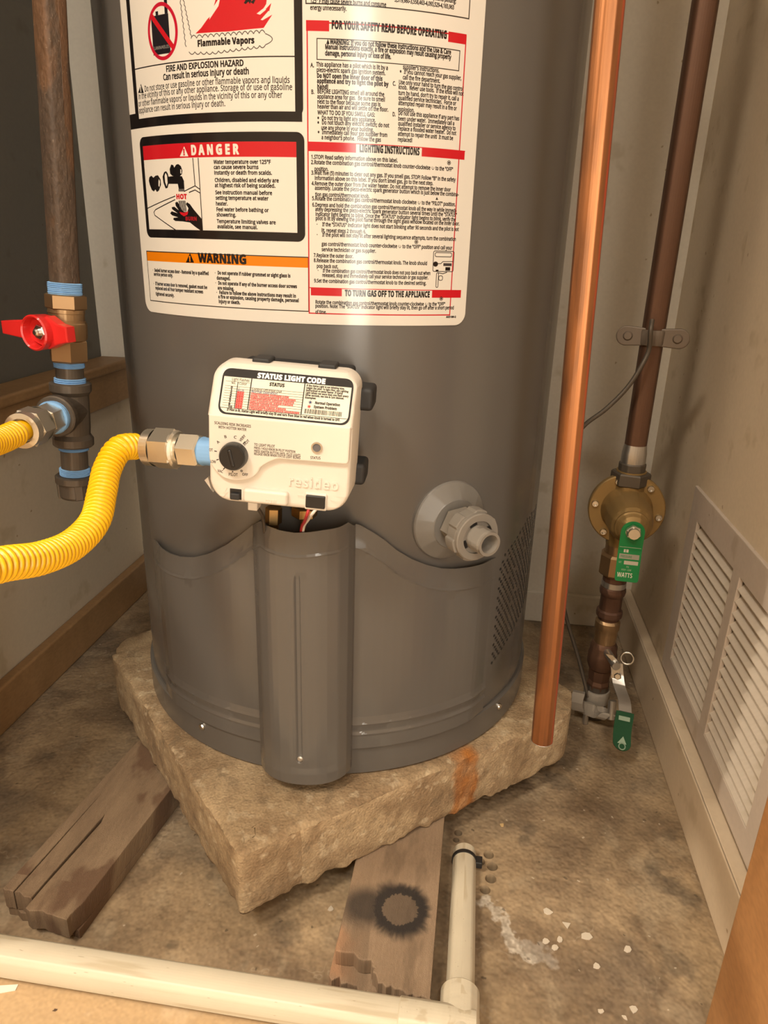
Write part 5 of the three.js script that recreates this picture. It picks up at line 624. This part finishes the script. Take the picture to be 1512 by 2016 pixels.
  // hanger clamp
  const hy = yAt(1296, 664); const cl = thing('pipe_clamp', 'dusty split-ring pipe clamp with two screws on the dark riser', 'pipe clamp', [X, hy, Z]); const cn = V(-0.22, 0.05, 0.975).normalize(), cxv = V(0.975, 0, 0.22).normalize(), cyv = cn.clone().cross(cxv).normalize(); const CP = (a, b, k) => P(hy).addScaledVector(cxv, a).addScaledVector(cyv, b).addScaledVector(cn, k);
  part('ring', turned(P(hy - 0.0095), UP, [[0.0150, 0], [0.0175, 0], [0.0182, 0.002], [0.0182, 0.017], [0.0175, 0.019], [0.0150, 0.019]], 32), M.clamp, cl); for (const s of [-1, 1]) { const e = new THREE.Shape(); e.moveTo(0.010 * s, -0.0095); e.lineTo(0.032 * s, -0.011); e.absarc(0.032 * s, 0, 0.011, s > 0 ? -Math.PI / 2 : -Math.PI / 2, Math.PI / 2, s < 0); e.lineTo(0.010 * s, 0.0095); const g = new THREE.ExtrudeGeometry(e, { depth: 0.006, bevelEnabled: true, bevelThickness: 0.0015, bevelSize: 0.0015, bevelSegments: 2 }); g.translate(0, 0, 0.004); basis(g, cxv, cyv, cn, P(hy)); part('ear', g, M.clamp, cl); part('screw', turned(CP(0.030 * s, 0, 0.010), cn, [[0, 0], [0.0062, 0], [0.0062, 0.0015], [0.0045, 0.0038], [0, 0.0042]], 20), M.clamp, cl); }
  // earth clamp at the foot and its wire
  const ec = thing('ground_clamp', 'white-crusted metal earth clamp around the foot of the riser', 'ground clamp', [X, 0.03, Z]); const e1 = atH(1150, 1392, 0.975), e2 = atH(1208, 1405, 0.965), e3 = atH(1140, 1362, 0.975), e4 = atH(1136, 1380, 0.97);
  part('jaw', [strip([e1, e1.clone().lerp(e2, 0.5).add(V(0, 0.0, 0.006)), e2], 0.007, 0.0095), strip([e4.clone().add(V(0.004, -0.012, 0)), e4, e3], 0.009, 0.008)], M.cast, ec); part('strap', turned(P(0.028), UP, [[0.0165, 0], [0.0195, 0], [0.0200, 0.003], [0.0200, 0.018], [0.0190, 0.021], [0.0165, 0.021]], 24), M.cast, ec); part('screw', rod(e1.clone().add(V(0.004, -0.026, 0.004)), e1.clone().add(V(0.004, 0.0, 0.002)), 0.0045), M.zinc, ec); part('screw', [rod(e2.clone().add(V(-0.004, -0.006, 0.006)), e2.clone().add(V(-0.004, 0.02, -0.004)), 0.006)], M.zinc, ec);
  const wire = [[1284, 630, 0.974], [1281, 650, 0.966], [1277, 690, 0.970], [1262, 722, 0.965], [1235, 763, 0.96], [1192, 806, 0.955], [1150, 838, 0.955], [1118, 885, 0.96], [1098, 980, 0.98], [1096, 1100, 1.0], [1113, 1208, 1.01], [1140, 1300, 1.0], [1158, 1372, 0.985]].map(p => atH(...p)); const gw = fin(new THREE.Mesh(tube(wire, 0.0030, 120, 10), M.iron)); gw.name = 'ground_wire'; gw.userData = { label: 'thin dark earth wire running from the floor clamp up along the riser', category: 'wire' }; scene.add(gw);
}

// ───────────────────────── return-air grille ─────────────────────────
{
  const g = thing('vent_grille', 'white metal return-air grille with two columns of slanted louvers', 'vent grille', [XR, 0.088, -0.80]);
  const Y0 = 0.088, Y1 = 0.378, Z0 = -1.004, Z1 = -0.594, H0 = 0.1195, H1 = 0.3365, cols = [[-0.967, -0.812], [-0.788, -0.633]]; const xf = XR - 0.0045;
  const sh = new THREE.Shape(); const r = 0.003; sh.moveTo(Z0, Y0); sh.lineTo(Z1, Y0); sh.lineTo(Z1, Y1); sh.lineTo(Z0, Y1); sh.closePath(); for (const [a, b] of cols) { const h = new THREE.Path(); h.moveTo(a, H0); h.lineTo(a, H1); h.lineTo(b, H1); h.lineTo(b, H0); h.closePath(); sh.holes.push(h); }
  const fg = new THREE.ExtrudeGeometry(sh, { depth: 0.0025, bevelEnabled: true, bevelThickness: 0.0015, bevelSize: 0.0012, bevelOffset: -0.0012, bevelSegments: 2 }); fg.applyMatrix4(new THREE.Matrix4().makeBasis(V(0, 0, 1), V(0, 1, 0), V(-1, 0, 0))); fg.translate(XR, 0, 0); metreUV(fg); part('frame', fg, M.ventMetal, g, 'flat painted grille frame with centre bar');
  const n = 14, pt = (H1 - H0) / n; for (const [a, b] of cols) for (let i = 0; i < n; i++) { const y = H0 + i * pt; const s = new THREE.Shape(); s.moveTo(0, 0); s.lineTo(0.0012, -0.0003); s.quadraticCurveTo(0.008, 0.0052, 0.0165, pt * 0.98); s.lineTo(0.0152, pt * 0.98); s.quadraticCurveTo(0.0068, 0.0060, 0, 0.0012); s.closePath(); const lg = new THREE.ExtrudeGeometry(s, { depth: b - a + 0.004, bevelEnabled: false, curveSegments: 4 }); lg.translate(xf + 0.0012, y, a - 0.002); part('louver', lg, M.louver, g); }
}

// ───────────────────────── white plastic condensate pipe ─────────────────────────
{
  const yh = 0.02 + 0.0172, zh = -0.4345, tx = 0.0245; const pv = thing('condensate_pipe', 'white plastic drain pipe along the floor with a corner fitting and black cable tie', 'plastic pipe', [tx, 0, -0.45]);
  const j = V(tx, yh, zh), end = V(0.0237, 0.0138, -0.655), dv = end.clone().sub(V(tx, yh - 0.001, zh)).normalize();
  const grime = texture(256, 1024, (u, v) => { const n = fbm(u * 6, v * 30, 4, 801), s = sstep(0.62, 0.75, fbm(u * 10, v * 14, 4, 805)); let k = 0.93 + 0.12 * (n - 0.5); let c = mix3([k, k * 0.985, k * 0.96], [k * 0.7, k * 0.62, k * 0.5], s * 0.5); if (speck(u, v * 4, 40, 806, 0.03, 0.16)) c = mix3(c, [0.3, 0.24, 0.17], 0.6); return c; }); const pm = M.pvc.clone(); pm.map = grime;
  part('long_run', pipe(V(-0.50, yh, zh), V(tx - 0.050, yh, zh), 0.0170, 0.0145, 44), pm, pv); const run0 = V(tx, yh - 0.001, zh).addScaledVector(dv, 0.02); part('short_run', pipe(run0, end, 0.0134, 0.0115, 40), pm, pv);
  part('corner_fitting', [turned(V(tx - 0.054, yh, zh), V(1, 0, 0), [[0.0145, 0.0005], [0.0172, 0], [0.0182, 0.001], [0.0182, 0.040], [0.0176, 0.054], [0.016, 0.068], [0.010, 0.0715], [0, 0.072]], 40, 0.5), turned(V(tx, yh - 0.001, zh), dv, [[0.0172, -0.012], [0.0178, 0], [0.0180, 0.036], [0.0172, 0.0372], [0.0120, 0.0372]], 40, 0.5)], pm, pv, 'white corner fitting');
  const tp = end.clone().addScaledVector(dv, -0.016); part('cable_tie', [turned(tp, dv, [[0.0132, 0], [0.0146, 0], [0.0146, 0.0045], [0.0132, 0.0045], [0.0132, 0]], 32), rbox(tp.x + 0.0125, tp.x + 0.0205, tp.y - 0.004, tp.y + 0.0045, tp.z - 0.008, tp.z + 0.003, 0.001)], M.tie, pv, 'black cable tie');
}

// ───────────────────────── litter on the floor ─────────────────────────
{
  const chips = [[1078, 1796, 9, 'dull white'], [1115, 1823, 7, 'triangular white'], [1074, 1854, 6.5, 'rounded white'], [1102, 1851, 6, 'bent white'], [1092, 1866, 6, 'oval white'], [1155, 1845, 7.5, 'long white'], [1235, 1870, 8, 'broad white'], [1175, 1904, 6.5, 'small cream'], [1247, 1988, 7, 'loose white'], [1183, 1992, 4.5, 'tiny white'], [1230, 2004, 4.5, 'tiny pale'], [652, 1791, 6.5, 'single white'], [988, 1625, 5.5, 'yellowish']];
  const where = ['beside the pale lime stain', 'right of the pale lime stain', 'near the white pipe elbow', 'next to the oval chip', 'next to the rounded chip', 'in the middle of the bare floor', 'towards the cream baseboard', 'in front of the other chips', 'near the wooden door jamb', 'close to the door jamb', 'at the foot of the door jamb', 'left of the burnt plank', 'near the drain holes'];
  const mw = std(col(0.60, 0.53, 0.43), 0.7), my = std(col(0.6, 0.42, 0.2), 0.8);
  chips.forEach(([px, py, s, a], i) => { const r = rng(900 + i), p = onY(px, py, 0.0), k = s * 0.00056, pts = []; const n = 7; for (let j = 0; j < n; j++) { const t = j / n * Math.PI * 2, rr = k * (0.65 + 0.6 * r()) * (a.startsWith('long') ? 1 + 0.7 * Math.abs(Math.cos(t)) : 1); pts.push([rr * Math.cos(t), rr * Math.sin(t)]); } if (a.startsWith('tri')) { pts.length = 0; pts.push([-k, k * 0.9], [k * 1.2, k * 0.8], [0.2 * k, -k]); } const g = extrude(pts, 0.0009, 0.0003); g.rotateX(-Math.PI / 2); const m = fin(new THREE.Mesh(g, i === 12 ? my : mw)); m.name = numbered('paint_chip'); m.position.set(p.x, 0.0003, p.z); m.userData = { label: a + ' paint chip ' + where[i], category: 'paint chip', group: 'paint chips on the concrete floor' }; scene.add(m); });
  const pc = [[-10, 1941], [36, 1938], [30, 1950], [-10, 1957]].map(p => onY(...p, 0.0206)); const g = extrude(pc.map(p => [p.x, -p.z]), 0.0007); g.rotateX(-Math.PI / 2); g.translate(0, 0.0201, 0); const m = fin(new THREE.Mesh(g, std(col(0.78, 0.72, 0.62), 0.7))); m.name = 'paper_scrap'; m.userData = { label: 'torn white paper scrap on the tan hall floor', category: 'paper scrap' }; scene.add(m);
}
renderer.render(scene, camera);
